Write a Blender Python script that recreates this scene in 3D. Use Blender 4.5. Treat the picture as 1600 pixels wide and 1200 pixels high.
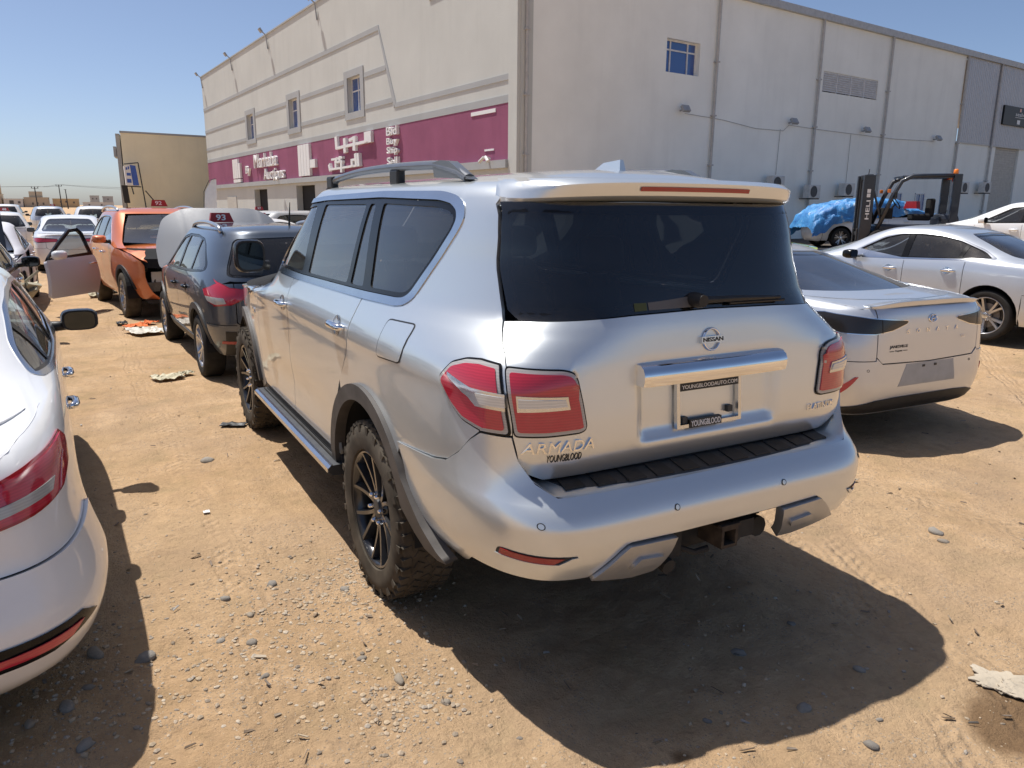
import bpy, bmesh, math, random
import numpy as np
from mathutils import Vector, Matrix, noise
from mathutils.geometry import delaunay_2d_cdt
for o in list(bpy.data.objects): bpy.data.objects.remove(o, do_unlink=True)
scene = bpy.context.scene
COL = scene.collection
rad = math.radians
random.seed(7); RNG = np.random.default_rng(7)

# ---------------------------------------------------------------- camera, sky, sun
CAM = (-1.9582, -3.1523, 1.7614); YAW, PITCH, ROLL, FPX = 0.508655, -0.229189, 0.008261, 1178.8
cam_d = bpy.data.cameras.new('camera'); cam = bpy.data.objects.new('camera', cam_d); COL.objects.link(cam)
_f = Vector((math.sin(YAW)*math.cos(PITCH), math.cos(YAW)*math.cos(PITCH), math.sin(PITCH)))
_r = Vector((math.cos(YAW), -math.sin(YAW), 0)); _u = _r.cross(_f)
_r2 = math.cos(ROLL)*_r + math.sin(ROLL)*_u; _u2 = -math.sin(ROLL)*_r + math.cos(ROLL)*_u
M = Matrix.Identity(4)
for i in range(3): M[i][0] = _r2[i]; M[i][1] = _u2[i]; M[i][2] = -_f[i]; M[i][3] = CAM[i]
cam.matrix_world = M
cam_d.sensor_width = 36; cam_d.lens = 36*FPX/1600; cam_d.clip_start = .05; cam_d.clip_end = 4000
scene.camera = cam
scene.render.resolution_x = 1024; scene.render.resolution_y = 768

SUN = Vector((-.215, .362, 1)).normalized()          # direction towards the sun
EL = math.asin(SUN.z); AZ = math.atan2(SUN.x, SUN.y)
world = bpy.data.worlds.new('World'); scene.world = world; world.use_nodes = True
nt = world.node_tree; nt.nodes.clear()
wo = nt.nodes.new('ShaderNodeOutputWorld'); bg = nt.nodes.new('ShaderNodeBackground'); sk = nt.nodes.new('ShaderNodeTexSky')
sk.sky_type = 'NISHITA'; sk.sun_disc = False; sk.sun_elevation = EL; sk.sun_rotation = AZ
sk.altitude = 0; sk.air_density = .60; sk.dust_density = 1.2; sk.ozone_density = 1.6
bg.inputs['Strength'].default_value = .091
nt.links.new(sk.outputs[0], bg.inputs['Color']); nt.links.new(bg.outputs[0], wo.inputs['Surface'])
sl = bpy.data.lights.new('sun', 'SUN'); sl.energy = 3.8; sl.angle = rad(.53); sl.color = (1.0, .965, .91)
so = bpy.data.objects.new('sun', sl); COL.objects.link(so)
so.rotation_euler = SUN.to_track_quat('Z', 'Y').to_euler(); so.location = (-8, 15, 36)
vs = scene.view_settings; vs.view_transform = 'Standard'; vs.look = 'None'; vs.exposure = 0.58; vs.gamma = 1; vs.use_curve_mapping = False

# ---------------------------------------------------------------- materials
def srgb(r, g, b):
    return tuple(((c/255/12.92) if c/255 <= .04045 else ((c/255+.055)/1.055)**2.4) for c in (r, g, b))
MATS = {}
def _base(name):
    m = bpy.data.materials.new(name); m.use_nodes = True
    MATS[name] = m
    return m, m.node_tree, m.node_tree.nodes['Principled BSDF']
def setp(b, **k):
    for n, v in k.items():
        n = n.replace('_', ' ')
        if n in b.inputs: b.inputs[n].default_value = v
def N(t, typ, **k):
    n = t.nodes.new('ShaderNode'+typ)
    for a, v in k.items(): setattr(n, a, v)
    return n
def noise_tex(t, scale, detail=4, rough=.55, vec=None, coord='Object'):
    n = N(t, 'TexNoise'); n.inputs['Scale'].default_value = scale; n.inputs['Detail'].default_value = detail; n.inputs['Roughness'].default_value = rough
    if vec is None:
        tc = N(t, 'TexCoord'); vec = tc.outputs[coord]
    t.links.new(vec, n.inputs['Vector']); return n
def ramp(t, fac, stops):
    r = N(t, 'ValToRGB'); e = r.color_ramp.elements
    e[0].position, e[0].color = stops[0][0], (*stops[0][1], 1); e[1].position, e[1].color = stops[-1][0], (*stops[-1][1], 1)
    for p, c in stops[1:-1]:
        x = e.new(p); x.color = (*c, 1)
    t.links.new(fac, r.inputs['Fac']); return r
def mixc(t, fac, a, b, typ='MIX'):
    m = N(t, 'Mix', data_type='RGBA', blend_type=typ)
    for s, v in ((0, fac), (6, a), (7, b)):
        if isinstance(v, (int, float)): m.inputs[s].default_value = v
        elif isinstance(v, tuple): m.inputs[s].default_value = (*v, 1)
        else: t.links.new(v, m.inputs[s])
    return m.outputs[2]
def mth(t, op, a, b=None, clamp=False):
    m = N(t, 'Math', operation=op); m.use_clamp = clamp
    for i, v in enumerate((a, b)):
        if v is None: continue
        if isinstance(v, (int, float)): m.inputs[i].default_value = v
        else: t.links.new(v, m.inputs[i])
    return m.outputs[0]
def bump(t, b, h, strength, dist):
    n = N(t, 'Bump'); n.inputs['Strength'].default_value = strength; n.inputs['Distance'].default_value = dist
    t.links.new(h, n.inputs['Height']); t.links.new(n.outputs[0], b.inputs['Normal'])
def plain(name, col, rough=.5, metal=0., coat=0., var=.12, scale=6., spec=.5, bmp=0.):
    m, t, b = _base(name); setp(b, Roughness=rough, Metallic=metal, Coat_Weight=coat, Coat_Roughness=.06, Specular_IOR_Level=spec)
    n = noise_tex(t, scale, 5)
    lo = tuple(c*(1-var) for c in col); hi = tuple(min(1, c*(1+var)) for c in col)
    r = ramp(t, n.outputs['Fac'], [(.3, lo), (.7, hi)])
    t.links.new(r.outputs[0], b.inputs['Base Color'])
    if bmp: bump(t, b, noise_tex(t, scale*8, 4).outputs['Fac'], bmp, .01)
    return m
def paint(name, col, metal=.55, rough=.34, dust=.25, dustcol=(.42, .33, .23), coat=1.0, dz=1.0):
    """car paint with a clear coat and a thin, patchy film of dust, thicker low down"""
    m, t, b = _base(name); setp(b, Metallic=metal, Coat_Weight=coat, Coat_Roughness=.04)
    tc = N(t, 'TexCoord'); sep = N(t, 'SeparateXYZ'); t.links.new(tc.outputs['Object'], sep.inputs[0])
    n1 = noise_tex(t, 2.3, 6, .65, tc.outputs['Object']); n2 = noise_tex(t, 40, 3, .6, tc.outputs['Object'])
    low = N(t, 'MapRange'); low.inputs['From Min'].default_value = .25; low.inputs['From Max'].default_value = dz
    low.inputs['To Min'].default_value = 1; low.inputs['To Max'].default_value = .25; t.links.new(sep.outputs['Z'], low.inputs['Value'])
    k = mth(t, 'MULTIPLY', mth(t, 'MULTIPLY', n1.outputs['Fac'], low.outputs[0]), mth(t, 'ADD', n2.outputs['Fac'], .4))
    k = mth(t, 'MULTIPLY', k, dust, True)
    t.links.new(mixc(t, k, col, dustcol), b.inputs['Base Color'])
    rr = mth(t, 'ADD', mth(t, 'MULTIPLY', k, .8), rough, True); t.links.new(rr, b.inputs['Roughness'])
    cw = mth(t, 'SUBTRACT', coat, mth(t, 'MULTIPLY', k, 1.4), True); t.links.new(cw, b.inputs['Coat Weight'])
    cr = mth(t, 'ADD', mth(t, 'MULTIPLY', n1.outputs['Fac'], .05), .015, True); t.links.new(cr, b.inputs['Coat Roughness'])
    mt = mth(t, 'SUBTRACT', metal, mth(t, 'MULTIPLY', k, .7), True); t.links.new(mt, b.inputs['Metallic'])
    return m
def glass(name, tint, dust=.10, rough=.02):
    """thin window glass: tinted see-through sheet with sharp reflections and dust on it"""
    m = bpy.data.materials.new(name); m.use_nodes = True; MATS[name] = m
    t = m.node_tree; t.nodes.clear(); out = N(t, 'OutputMaterial')
    tr = N(t, 'BsdfTransparent'); tr.inputs['Color'].default_value = (*tint, 1)
    gl = N(t, 'BsdfGlossy'); gl.inputs['Roughness'].default_value = rough; gl.inputs['Color'].default_value = (.95, .97, 1, 1)
    fr = N(t, 'Fresnel'); fr.inputs['IOR'].default_value = 1.52
    fac = mth(t, 'ADD', mth(t, 'MULTIPLY', fr.outputs[0], 1.25), .012, True)
    mx = N(t, 'MixShader'); t.links.new(fac, mx.inputs[0]); t.links.new(tr.outputs[0], mx.inputs[1]); t.links.new(gl.outputs[0], mx.inputs[2])
    df = N(t, 'BsdfDiffuse'); df.inputs['Color'].default_value = (.45, .40, .33, 1)
    n = noise_tex(t, 3.1, 6, .7); n2 = noise_tex(t, 70, 2, .5)
    d = mth(t, 'MULTIPLY', mth(t, 'MULTIPLY', n.outputs['Fac'], mth(t, 'ADD', n2.outputs['Fac'], .3)), dust, True)
    m2 = N(t, 'MixShader'); t.links.new(d, m2.inputs[0]); t.links.new(mx.outputs[0], m2.inputs[1]); t.links.new(df.outputs[0], m2.inputs[2])
    t.links.new(m2.outputs[0], out.inputs['Surface']); return m
def lens(name, col, rough=.08):
    m, t, b = _base(name); setp(b, Roughness=rough, Coat_Weight=.7 if rough < .2 else .25, Coat_Roughness=.03, Specular_IOR_Level=.5)
    tc = N(t, 'TexCoord'); w = N(t, 'TexWave', wave_type='BANDS', bands_direction='Z'); w.inputs['Scale'].default_value = 34; w.inputs['Distortion'].default_value = 1.5
    t.links.new(tc.outputs['Object'], w.inputs['Vector'])
    t.links.new(mixc(t, w.outputs['Fac'], tuple(c*.90 for c in col), tuple(min(1, c*1.07) for c in col)), b.inputs['Base Color'])
    return m

SILVER = paint('silver_paint', (.69, .725, .735), metal=.68, rough=.29, dust=.22)
paint('sedan_white_paint', (.80, .80, .80), metal=.0, rough=.35, dust=.22)
paint('grey_paint', (.068, .088, .118), metal=.45, rough=.30, dust=.12)
paint('orange_paint', (.62, .13, .012), metal=.25, rough=.32, dust=.45, dz=1.5)
paint('silver_paint_b', (.63, .66, .70), metal=.60, rough=.30, dust=.16)
paint('white_paint', (.78, .78, .78), metal=.0, rough=.32, dust=.20)
paint('dusty_grey_paint', (.36, .365, .375), metal=.5, rough=.45, dust=1.0, dustcol=(.42, .40, .37), dz=2.2)
paint('mauve_paint', (.60, .60, .64), metal=.0, rough=.6, dust=.15, coat=.1)
paint('brown_paint', (.075, .066, .060), metal=.5, rough=.30, dust=.5)
paint('lime_paint', (.42, .55, .04), metal=.0, rough=.35, dust=.15)
paint('red_paint', (.42, .02, .02), metal=.1, rough=.35, dust=.2)
paint('black_paint', (.012, .012, .013), metal=.1, rough=.3, dust=.3)
glass('tint_glass', (.30, .315, .32), .09); glass('dark_glass', (.34, .35, .36), .03)
glass('clear_glass', (.66, .74, .71), .12); glass('green_glass', (.46, .55, .53), .18)
plain('black_trim', (.018, .018, .019), .5, spec=.4, var=.3, scale=20); plain('gloss_black', (.007, .007, .008), .22, spec=.25)
plain('dark_plastic', (.035, .036, .038), .5, var=.25, scale=14); plain('rubber', (.026, .024, .022), .85, spec=.25, var=.35, scale=9)
plain('dusty_tyre', (.072, .060, .046), .92, spec=.15, var=.45, scale=7)
plain('cabin', (.020, .020, .021), .9, spec=.2); plain('seat_cloth', (.06, .058, .056), .85); plain('headliner', (.30, .29, .27), .9)
plain('chrome', (.80, .81, .83), .07, metal=1., var=.04); plain('satin_chrome', (.62, .64, .67), .22, metal=1., var=.06)
plain('alloy', (.50, .50, .51), .28, metal=.9, coat=.4, var=.08); plain('dark_alloy', (.030, .030, .032), .30, metal=.4, coat=.6, var=.25, scale=12)
plain('brake_steel', (.20, .18, .16), .5, metal=.7, var=.3, scale=15)
lens('red_lens', (.48, .028, .052)); lens('dark_red_lens', (.30, .012, .018)); lens('clear_lens', (.42, .41, .39)); lens('smoke_lens', (.022, .019, .017), .22); lens('amber_lens', (.75, .20, .02))
plain('flare_plastic', (.070, .062, .056), .6, var=.3, scale=8)
plain('white_vinyl', (.75, .75, .74), .5, var=.05); plain('black_vinyl', (.012, .012, .012), .45, var=.1); plain('sign_red', (.36, .018, .022), .42, var=.12)
plain('blue_tint', (.05, .12, .45), .2)

# ---------------------------------------------------------------- mesh helpers
def link(name, me, mat, parent):
    o = bpy.data.objects.new(name, me); COL.objects.link(o)
    if mat is not None and not me.materials: me.materials.append(MATS[mat] if isinstance(mat, str) else mat)
    if parent is not None: o.parent = parent
    return o
def mesh_obj(name, v, f, mat, parent=None, smooth=False, normals=None):
    me = bpy.data.meshes.new(name)
    me.from_pydata([tuple(map(float, p)) for p in v], [], [tuple(int(i) for i in q) for q in f]); me.update()
    if smooth:
        me.polygons.foreach_set('use_smooth', [True]*len(me.polygons))
        if normals is not None: me.normals_split_custom_set_from_vertices([tuple(map(float, n)) for n in normals])
    return link(name, me, mat, parent)
def tag(o, label=None, cat=None, group=None, kind=None):
    if label: o['label'] = label
    if cat: o['category'] = cat
    if group: o['group'] = group
    if kind: o['kind'] = kind
    return o
def thing(name, label, cat, loc=(0, 0, 0), rz=0., group=None):
    o = bpy.data.objects.new(name, None); COL.objects.link(o); o.location = loc; o.rotation_euler = (0, 0, rz); o.empty_display_size = .2
    return tag(o, label, cat, group)
class MB:
    """collects shapes for ONE mesh"""
    def __init__(s): s.v = []; s.f = []
    def add(s, v, f):
        k = len(s.v); s.v += [tuple(p) for p in v]; s.f += [tuple(i+k for i in q) for q in f]; return s
    def box(s, c, d, rz=0., rx=0., ry=0., taper=1.):
        R = Matrix.Rotation(rz, 3, 'Z') @ Matrix.Rotation(ry, 3, 'Y') @ Matrix.Rotation(rx, 3, 'X'); c = Vector(c); v = []
        for z in (-1, 1):
            k = taper if z > 0 else 1.
            for x, y in ((-1, -1), (1, -1), (1, 1), (-1, 1)): v.append(c + R @ Vector((x*d[0]/2*k, y*d[1]/2*k, z*d[2]/2)))
        return s.add(v, [(3, 2, 1, 0), (4, 5, 6, 7), (0, 1, 5, 4), (1, 2, 6, 5), (2, 3, 7, 6), (3, 0, 4, 7)])
    def bbox(s, c, d, b=.01, rz=0., rx=0., ry=0.):
        """box with chamfered edges"""
        R = Matrix.Rotation(rz, 3, 'Z') @ Matrix.Rotation(ry, 3, 'Y') @ Matrix.Rotation(rx, 3, 'X'); c = Vector(c)
        bm = bmesh.new(); bmesh.ops.create_cube(bm, size=1)
        for v in bm.verts: v.co = Vector((v.co.x*d[0], v.co.y*d[1], v.co.z*d[2]))
        bmesh.ops.bevel(bm, geom=bm.edges[:], offset=min(b, min(d)*.45), segments=2, affect='EDGES', profile=.5)
        bm.verts.index_update(); v = [c + R @ q.co for q in bm.verts]; f = [[q.index for q in p.verts] for p in bm.faces]; bm.free(); return s.add(v, f)
    def tube(s, pts, r, n=8, cap=True, sx=1.):
        pts = [Vector(p) for p in pts]; m = len(pts); rs = r if isinstance(r, (list, tuple)) else [r]*m; v = []; up = None
        for i, p in enumerate(pts):
            t = (pts[min(i+1, m-1)] - pts[max(i-1, 0)]).normalized()
            if up is None:
                up = Vector((0, 0, 1)) if abs(t.z) < .9 else Vector((1, 0, 0))
            a = t.cross(up).normalized(); b = a.cross(t).normalized(); up = b
            for j in range(n):
                w = 2*math.pi*j/n; v.append(p + rs[i]*(math.cos(w)*a*sx + math.sin(w)*b))
        f = [(i*n+j, i*n+(j+1) % n, (i+1)*n+(j+1) % n, (i+1)*n+j) for i in range(m-1) for j in range(n)]
        if cap: f += [tuple(range(n-1, -1, -1)), tuple(range((m-1)*n, m*n))]
        return s.add(v, f)
    def lathe(s, prof, n=32, axis='X', c=(0, 0, 0), closed=False):
        """prof: list of (axial, radius)"""
        v = []; m = len(prof)
        for a, r in prof:
            for j in range(n):
                w = 2*math.pi*j/n; x, y = r*math.cos(w), r*math.sin(w)
                q = (a, x, y) if axis == 'X' else ((x, a, y) if axis == 'Y' else (x, y, a)); v.append((q[0]+c[0], q[1]+c[1], q[2]+c[2]))
        f = [(i*n+j, i*n+(j+1) % n, ((i+1) % m)*n+(j+1) % n, ((i+1) % m)*n+j) for i in range(m if closed else m-1) for j in range(n)]
        return s.add(v, f)
    def prism(s, poly, h0, h1, fn):
        """poly 2-D outline extruded between h0 and h1; fn(a,b,h)->xyz"""
        n = len(poly); v = [fn(a, b, h0) for a, b in poly] + [fn(a, b, h1) for a, b in poly]
        f = [(i, (i+1) % n, (i+1) % n+n, i+n) for i in range(n)] + [tuple(range(n-1, -1, -1)), tuple(range(n, 2*n))]
        return s.add(v, f)
    def build(s, name, mat, parent=None, smooth=False, auto=None):
        o = mesh_obj(name, s.v, s.f, mat, parent, smooth)
        if auto is not None or not smooth:
            bm = bmesh.new(); bm.from_mesh(o.data); bmesh.ops.recalc_face_normals(bm, faces=bm.faces[:]); 
            if auto is not None:
                for f in bm.faces: f.smooth = True
                for e in bm.edges:
                    if len(e.link_faces) == 2 and e.calc_face_angle(0) > rad(auto): e.smooth = False
            bm.to_mesh(o.data); bm.free()
        return o
def box_obj(name, c, d, mat, parent=None, rz=0., rx=0., ry=0., b=0.):
    m = MB(); (m.bbox(c, d, b, rz, rx, ry) if b else m.box(c, d, rz, rx, ry)); return m.build(name, mat, parent)
def copy_tree(o, parent=None):
    c = o.copy(); COL.objects.link(c); c.parent = parent
    for ch in list(o.children): copy_tree(ch, c)
    return c

# ---------------------------------------------------------------- curve / polygon helpers
def pchip(xs, ys):
    x = np.asarray(xs, float); y = np.asarray(ys, float); h = np.diff(x); d = np.diff(y)/h; m = np.zeros_like(y)
    if len(x) > 2:
        w1 = 2*h[1:]+h[:-1]; w2 = h[1:]+2*h[:-1]
        with np.errstate(divide='ignore', invalid='ignore'):
            mm = (w1+w2)/(w1/d[:-1]+w2/d[1:])
        m[1:-1] = np.where(d[:-1]*d[1:] > 0, mm, 0)
    m[0], m[-1] = d[0], d[-1]
    def f(q):
        q = np.clip(np.asarray(q, float), x[0], x[-1]); i = np.clip(np.searchsorted(x, q, side='right')-1, 0, len(x)-2)
        t = (q-x[i])/h[i]; t2, t3 = t*t, t*t*t
        return (2*t3-3*t2+1)*y[i]+(t3-2*t2+t)*h[i]*m[i]+(-2*t3+3*t2)*y[i+1]+(t3-t2)*h[i]*m[i+1]
    return f
def rounded(poly, r, seg=4):
    """round the corners of a 2-D polygon (list of (a,b)); r a number or a list"""
    out = []; n = len(poly)
    for i in range(n):
        p0, p1, p2 = (np.array(poly[j % n], float) for j in (i-1, i, i+1)); ri = r[i] if isinstance(r, (list, tuple)) else r
        a = p0-p1; b = p2-p1; la, lb = np.linalg.norm(a), np.linalg.norm(b)
        k = min(ri, la*.45, lb*.45)
        if k < 1e-4: out.append(tuple(p1)); continue
        s, e = p1+a/la*k, p1+b/lb*k
        for t in np.linspace(0, 1, seg+1): out.append(tuple((1-t)**2*s+2*t*(1-t)*p1+t*t*e))
    return out
def inset(poly, d):
    p = np.array(poly, float); n = len(p); A = .5*np.sum(p[:, 0]*np.roll(p[:, 1], -1)-np.roll(p[:, 0], -1)*p[:, 1]); s = 1 if A > 0 else -1; out = []
    for i in range(n):
        e0 = p[i]-p[i-1]; e1 = p[(i+1) % n]-p[i]; l0, l1 = np.linalg.norm(e0)+1e-9, np.linalg.norm(e1)+1e-9
        n0 = np.array((-e0[1], e0[0]))/l0*s; n1 = np.array((-e1[1], e1[0]))/l1*s; m = n0+n1; m /= (np.linalg.norm(m)+1e-9); k = max(.5, float(m@n0))
        out.append(p[i]+m*d/k)
    if d > 0 and n > 8:      # drop points that an over-long corner pushed too close to another edge
        a = p; b = np.roll(p, -1, 0); ab = b-a; L2 = (ab**2).sum(1)+1e-12; keep = []
        for q in out:
            t = np.clip(((q-a)*ab).sum(1)/L2, 0, 1); dd = np.sqrt((((a+ab*t[:, None])-q)**2).sum(1)).min()
            if dd > .93*d: keep.append(q)
        if len(keep) > 4: out = keep
    return [tuple(q) for q in out]
def densify(poly, res):
    out = []; n = len(poly)
    for i in range(n):
        a = np.array(poly[i], float); b = np.array(poly[(i+1) % n], float); k = max(1, int(math.ceil(np.linalg.norm(b-a)/res)))
        for j in range(k): out.append(tuple(a+(b-a)*j/k))
    return out
def inside(P, poly):
    p = np.asarray(poly, float); x, y = P[:, 0], P[:, 1]; r = np.zeros(len(P), bool); q = np.roll(p, 1, 0)
    for (x1, y1), (x2, y2) in zip(p, q):
        if y1 == y2: continue
        c = ((y1 > y) != (y2 > y)) & (x < (x2-x1)*(y-y1)/(y2-y1)+x1); r ^= c
    return r
def triangulate(outline, holes=(), res=.05):
    loops = [densify(outline, res)]+[densify(h, res) for h in holes]; V = []; E = []
    for lp in loops:
        k = len(V); V += lp; E += [(k+i, k+(i+1) % len(lp)) for i in range(len(lp))]
    B = np.array(V); lo, hi = B.min(0), B.max(0)
    gx = np.arange(lo[0]+res*.5, hi[0], res); gy = np.arange(lo[1]+res*.5, hi[1], res)
    if len(gx) and len(gy):
        G = np.stack(np.meshgrid(gx, gy), -1).reshape(-1, 2); ok = inside(G, loops[0])
        for h in loops[1:]: ok &= ~inside(G, h)
        G = G[ok]
        if len(G):
            d = np.full(len(G), 1e9)
            for i in range(0, len(B), 200): d = np.minimum(d, ((G[:, None]-B[None, i:i+200])**2).sum(-1).min(1))
            V += [tuple(g) for g in G[d > (.5*res)**2]]
    vo, eo, fo, *_ = delaunay_2d_cdt([Vector((float(a), float(b))) for a, b in V], E, [], 0, 1e-6, False)
    vo = np.array([(q.x, q.y) for q in vo]); fo = np.array([f[:3] for f in fo]); c = vo[fo].mean(1); ok = inside(c, loops[0])
    for h in loops[1:]: ok &= ~inside(c, h)
    return vo, fo[ok]
def patch(name, outline, fn, mat, parent=None, res=.05, holes=(), off=0., thick=.012, centre=(0, 1.2, .7)):
    """panel cut to `outline` in the (a,b) domain of the surface fn, with its own edge depth"""
    vo, F = triangulate(outline, holes, res); a, b = vo[:, 0], vo[:, 1]; e = 2e-3
    P = fn(a, b); n = np.cross(fn(a+e, b)-fn(a-e, b), fn(a, b+e)-fn(a, b-e)); n /= (np.linalg.norm(n, axis=1, keepdims=True)+1e-12)
    if np.sum(n*(P-np.array(centre))) < 0: n = -n
    P = P+off*n
    t = F[np.argmax([np.linalg.norm(np.cross(P[f[1]]-P[f[0]], P[f[2]]-P[f[0]])) for f in F[:200]])]
    if np.dot(np.cross(P[t[1]]-P[t[0]], P[t[2]]-P[t[0]]), n[t[0]]) < 0: F = F[:, ::-1]
    cnt = {}
    for f in F:
        for i in range(3):
            k = (f[i], f[(i+1) % 3]); cnt[k] = 1
    be = [k for k in cnt if (k[1], k[0]) not in cnt]
    v = [tuple(p) for p in P]; nn = [tuple(q) for q in n]; f = [tuple(q) for q in F]
    if thick:
        idx = {}; side = {}
        for i, j in be:
            s = np.cross(P[j]-P[i], n[i]); s /= (np.linalg.norm(s)+1e-12)
            side.setdefault(i, []).append(s); side.setdefault(j, []).append(s)
        for i, ss in side.items():
            s = sum(ss); s /= (np.linalg.norm(s)+1e-12); idx[i] = len(v); v += [tuple(P[i]), tuple(P[i]-thick*n[i])]; nn += [tuple(s), tuple(s)]
        for i, j in be: f.append((idx[j], idx[i], idx[i]+1, idx[j]+1))
    return mesh_obj(name, v, f, mat, parent, True, nn)
_font_cache = {}
def text_geo(s, bold=0.):
    """outline text as a flat triangle mesh, height of capitals 1, origin at left baseline"""
    k = (s, bold)
    if k not in _font_cache:
        cu = bpy.data.curves.new('t', 'FONT'); cu.body = s; cu.size = 1.37; cu.resolution_u = 3; cu.offset = bold; cu.fill_mode = 'FRONT'
        o = bpy.data.objects.new('t', cu); COL.objects.link(o); dg = bpy.context.evaluated_depsgraph_get(); me = o.evaluated_get(dg).to_mesh()
        v = np.array([q.co[:2] for q in me.vertices]) if len(me.vertices) else np.zeros((0, 2)); f = [tuple(p.vertices) for p in me.polygons]
        o.evaluated_get(dg).to_mesh_clear(); bpy.data.objects.remove(o); bpy.data.curves.remove(cu); _font_cache[k] = (v, f)
    return _font_cache[k]
def text_on(name, s, fn, a0, b0, w, h, mat, parent, depth=.004, bold=.0, slant=0., flip=1):
    """lettering fitted into a box (a0,b0,w,h) of the surface fn(a,b,off)->xyz, raised by depth"""
    v, f = text_geo(s, bold)
    if len(v) == 0: return None
    lo, hi = v.min(0), v.max(0); q = (v-lo)/(hi-lo)
    A = a0+flip*(q[:, 0]+slant*q[:, 1])*w; B = b0+q[:, 1]*h
    top = fn(A, B, depth); bot = fn(A, B, -.001); n = len(v); cnt = set((p[i], p[(i+1) % len(p)]) for p in f for i in range(len(p)))
    ff = list(f)+[(j, i, i+n, j+n) for i, j in cnt if (j, i) not in cnt]
    o = mesh_obj(name, list(top)+list(bot), ff, mat, parent)
    bm = bmesh.new(); bm.from_mesh(o.data); bmesh.ops.recalc_face_normals(bm, faces=bm.faces[:]); bm.to_mesh(o.data); bm.free()
    return o
# ---------------------------------------------------------------- ground
def sstep(a, b, x):
    t = min(1, max(0, (x-a)/(b-a))); return t*t*(3-2*t)
def slope(x, y):
    return .55*sstep(5.5, 14.5, x*.8+y*.12) if y < 90 else .55*sstep(5.5, 14.5, x*.8+90*.12)*max(0, 1-(y-90)/60)
PADS = []      # flattened places (x, y, r) where tyres stand
def ground_z(x, y):
    d = math.hypot(x+1.5, y+1)
    k = 1/(1+(d/22)**2)
    p = Vector((x, y, 0))
    z = .030*noise.noise(p*.55) + .020*noise.noise(p*1.7+Vector((3, 1, 0))) + .013*noise.noise(p*4.3) + .009*noise.noise(p*10)
    if d < 9: z += .0055*noise.noise(p*23) + .004*abs(noise.noise(p*37))
    r = noise.noise(Vector((x*.9+y*.35, y*.16, 4.)))     # wind / tyre streaks
    z += .012*r + .006*abs(noise.noise(Vector((x*5+y*2, y*.9-x*.5, 9.))))
    z *= k
    for px, py, pr in PADS:
        q = math.hypot(x-px, y-py)
        if q < pr*2: z *= sstep(pr*.5, pr*2, q)
    return z + slope(x, y)
PADS += [(-.85, 0, .4), (.85, 0, .4), (-.85, 3.07, .4), (.85, 3.07, .4), (-2.2, .4, .4), (-.9, 5.3, .3), (-1, 8, .3), (3, 1.4, .3), (4.5, 1.4, .3), (8.4, 2.5, .4)]

m, t, b = _base('sand_ground'); setp(b, Roughness=.93, Specular_IOR_Level=.15)
tc = N(t, 'TexCoord'); P_ = tc.outputs['Object']
mp = N(t, 'Mapping'); mp.inputs['Rotation'].default_value = (0, 0, rad(24)); mp.inputs['Scale'].default_value = (1, .28, 1); t.links.new(P_, mp.inputs['Vector'])
n_big = noise_tex(t, .35, 5, .6, P_); n_mid = noise_tex(t, 2.2, 8, .68, P_); n_fine = noise_tex(t, 38, 6, .75, P_); n_str = noise_tex(t, 3.0, 6, .65, mp.outputs[0]); n_grit = noise_tex(t, 160, 3, .6, P_)
c1 = ramp(t, n_mid.outputs['Fac'], [(.30, (0.353, 0.258, 0.135)), (.48, (0.555, 0.366, 0.204)), (.68, (0.738, 0.507, 0.301))]).outputs[0]
c2 = mixc(t, ramp(t, n_str.outputs['Fac'], [(.42, (0, 0, 0)), (.72, (1, 1, 1))]).outputs[0], c1, (0.454, 0.303, 0.172))
c3 = mixc(t, ramp(t, n_big.outputs['Fac'], [(.40, (0, 0, 0)), (.66, (1, 1, 1))]).outputs[0], c2, mixc(t, .5, c2, (0.692, 0.507, 0.319)))
vor = N(t, 'TexVoronoi'); vor.inputs['Scale'].default_value = 62; t.links.new(P_, vor.inputs['Vector'])
grit = mth(t, 'LESS_THAN', vor.outputs['Distance'], .26)
gm = mth(t, 'MULTIPLY', grit, mth(t, 'GREATER_THAN', n_mid.outputs['Fac'], .52))
c4 = mixc(t, mth(t, 'MULTIPLY', gm, .55), c3, mixc(t, vor.outputs['Color'], (.20, .165, .13), (.58, .52, .44)))
c5 = mixc(t, mth(t, 'MULTIPLY', n_fine.outputs['Fac'], .6), c4, (.30, .22, .15), 'MULTIPLY')
c5 = mixc(t, .50, c5, c4)
n_spk = noise_tex(t, 11, 8, .8, P_); c5 = mixc(t, mth(t, 'MULTIPLY', ramp(t, n_spk.outputs['Fac'], [(.50, (0, 0, 0)), (.66, (1, 1, 1))]).outputs[0], .42), c5, (.285, .190, .120))
n_pat = noise_tex(t, .9, 6, .6, P_); c5 = mixc(t, mth(t, 'MULTIPLY', ramp(t, n_pat.outputs['Fac'], [(.48, (0, 0, 0)), (.62, (1, 1, 1))]).outputs[0], .30), c5, (.37, .262, .180))
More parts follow.
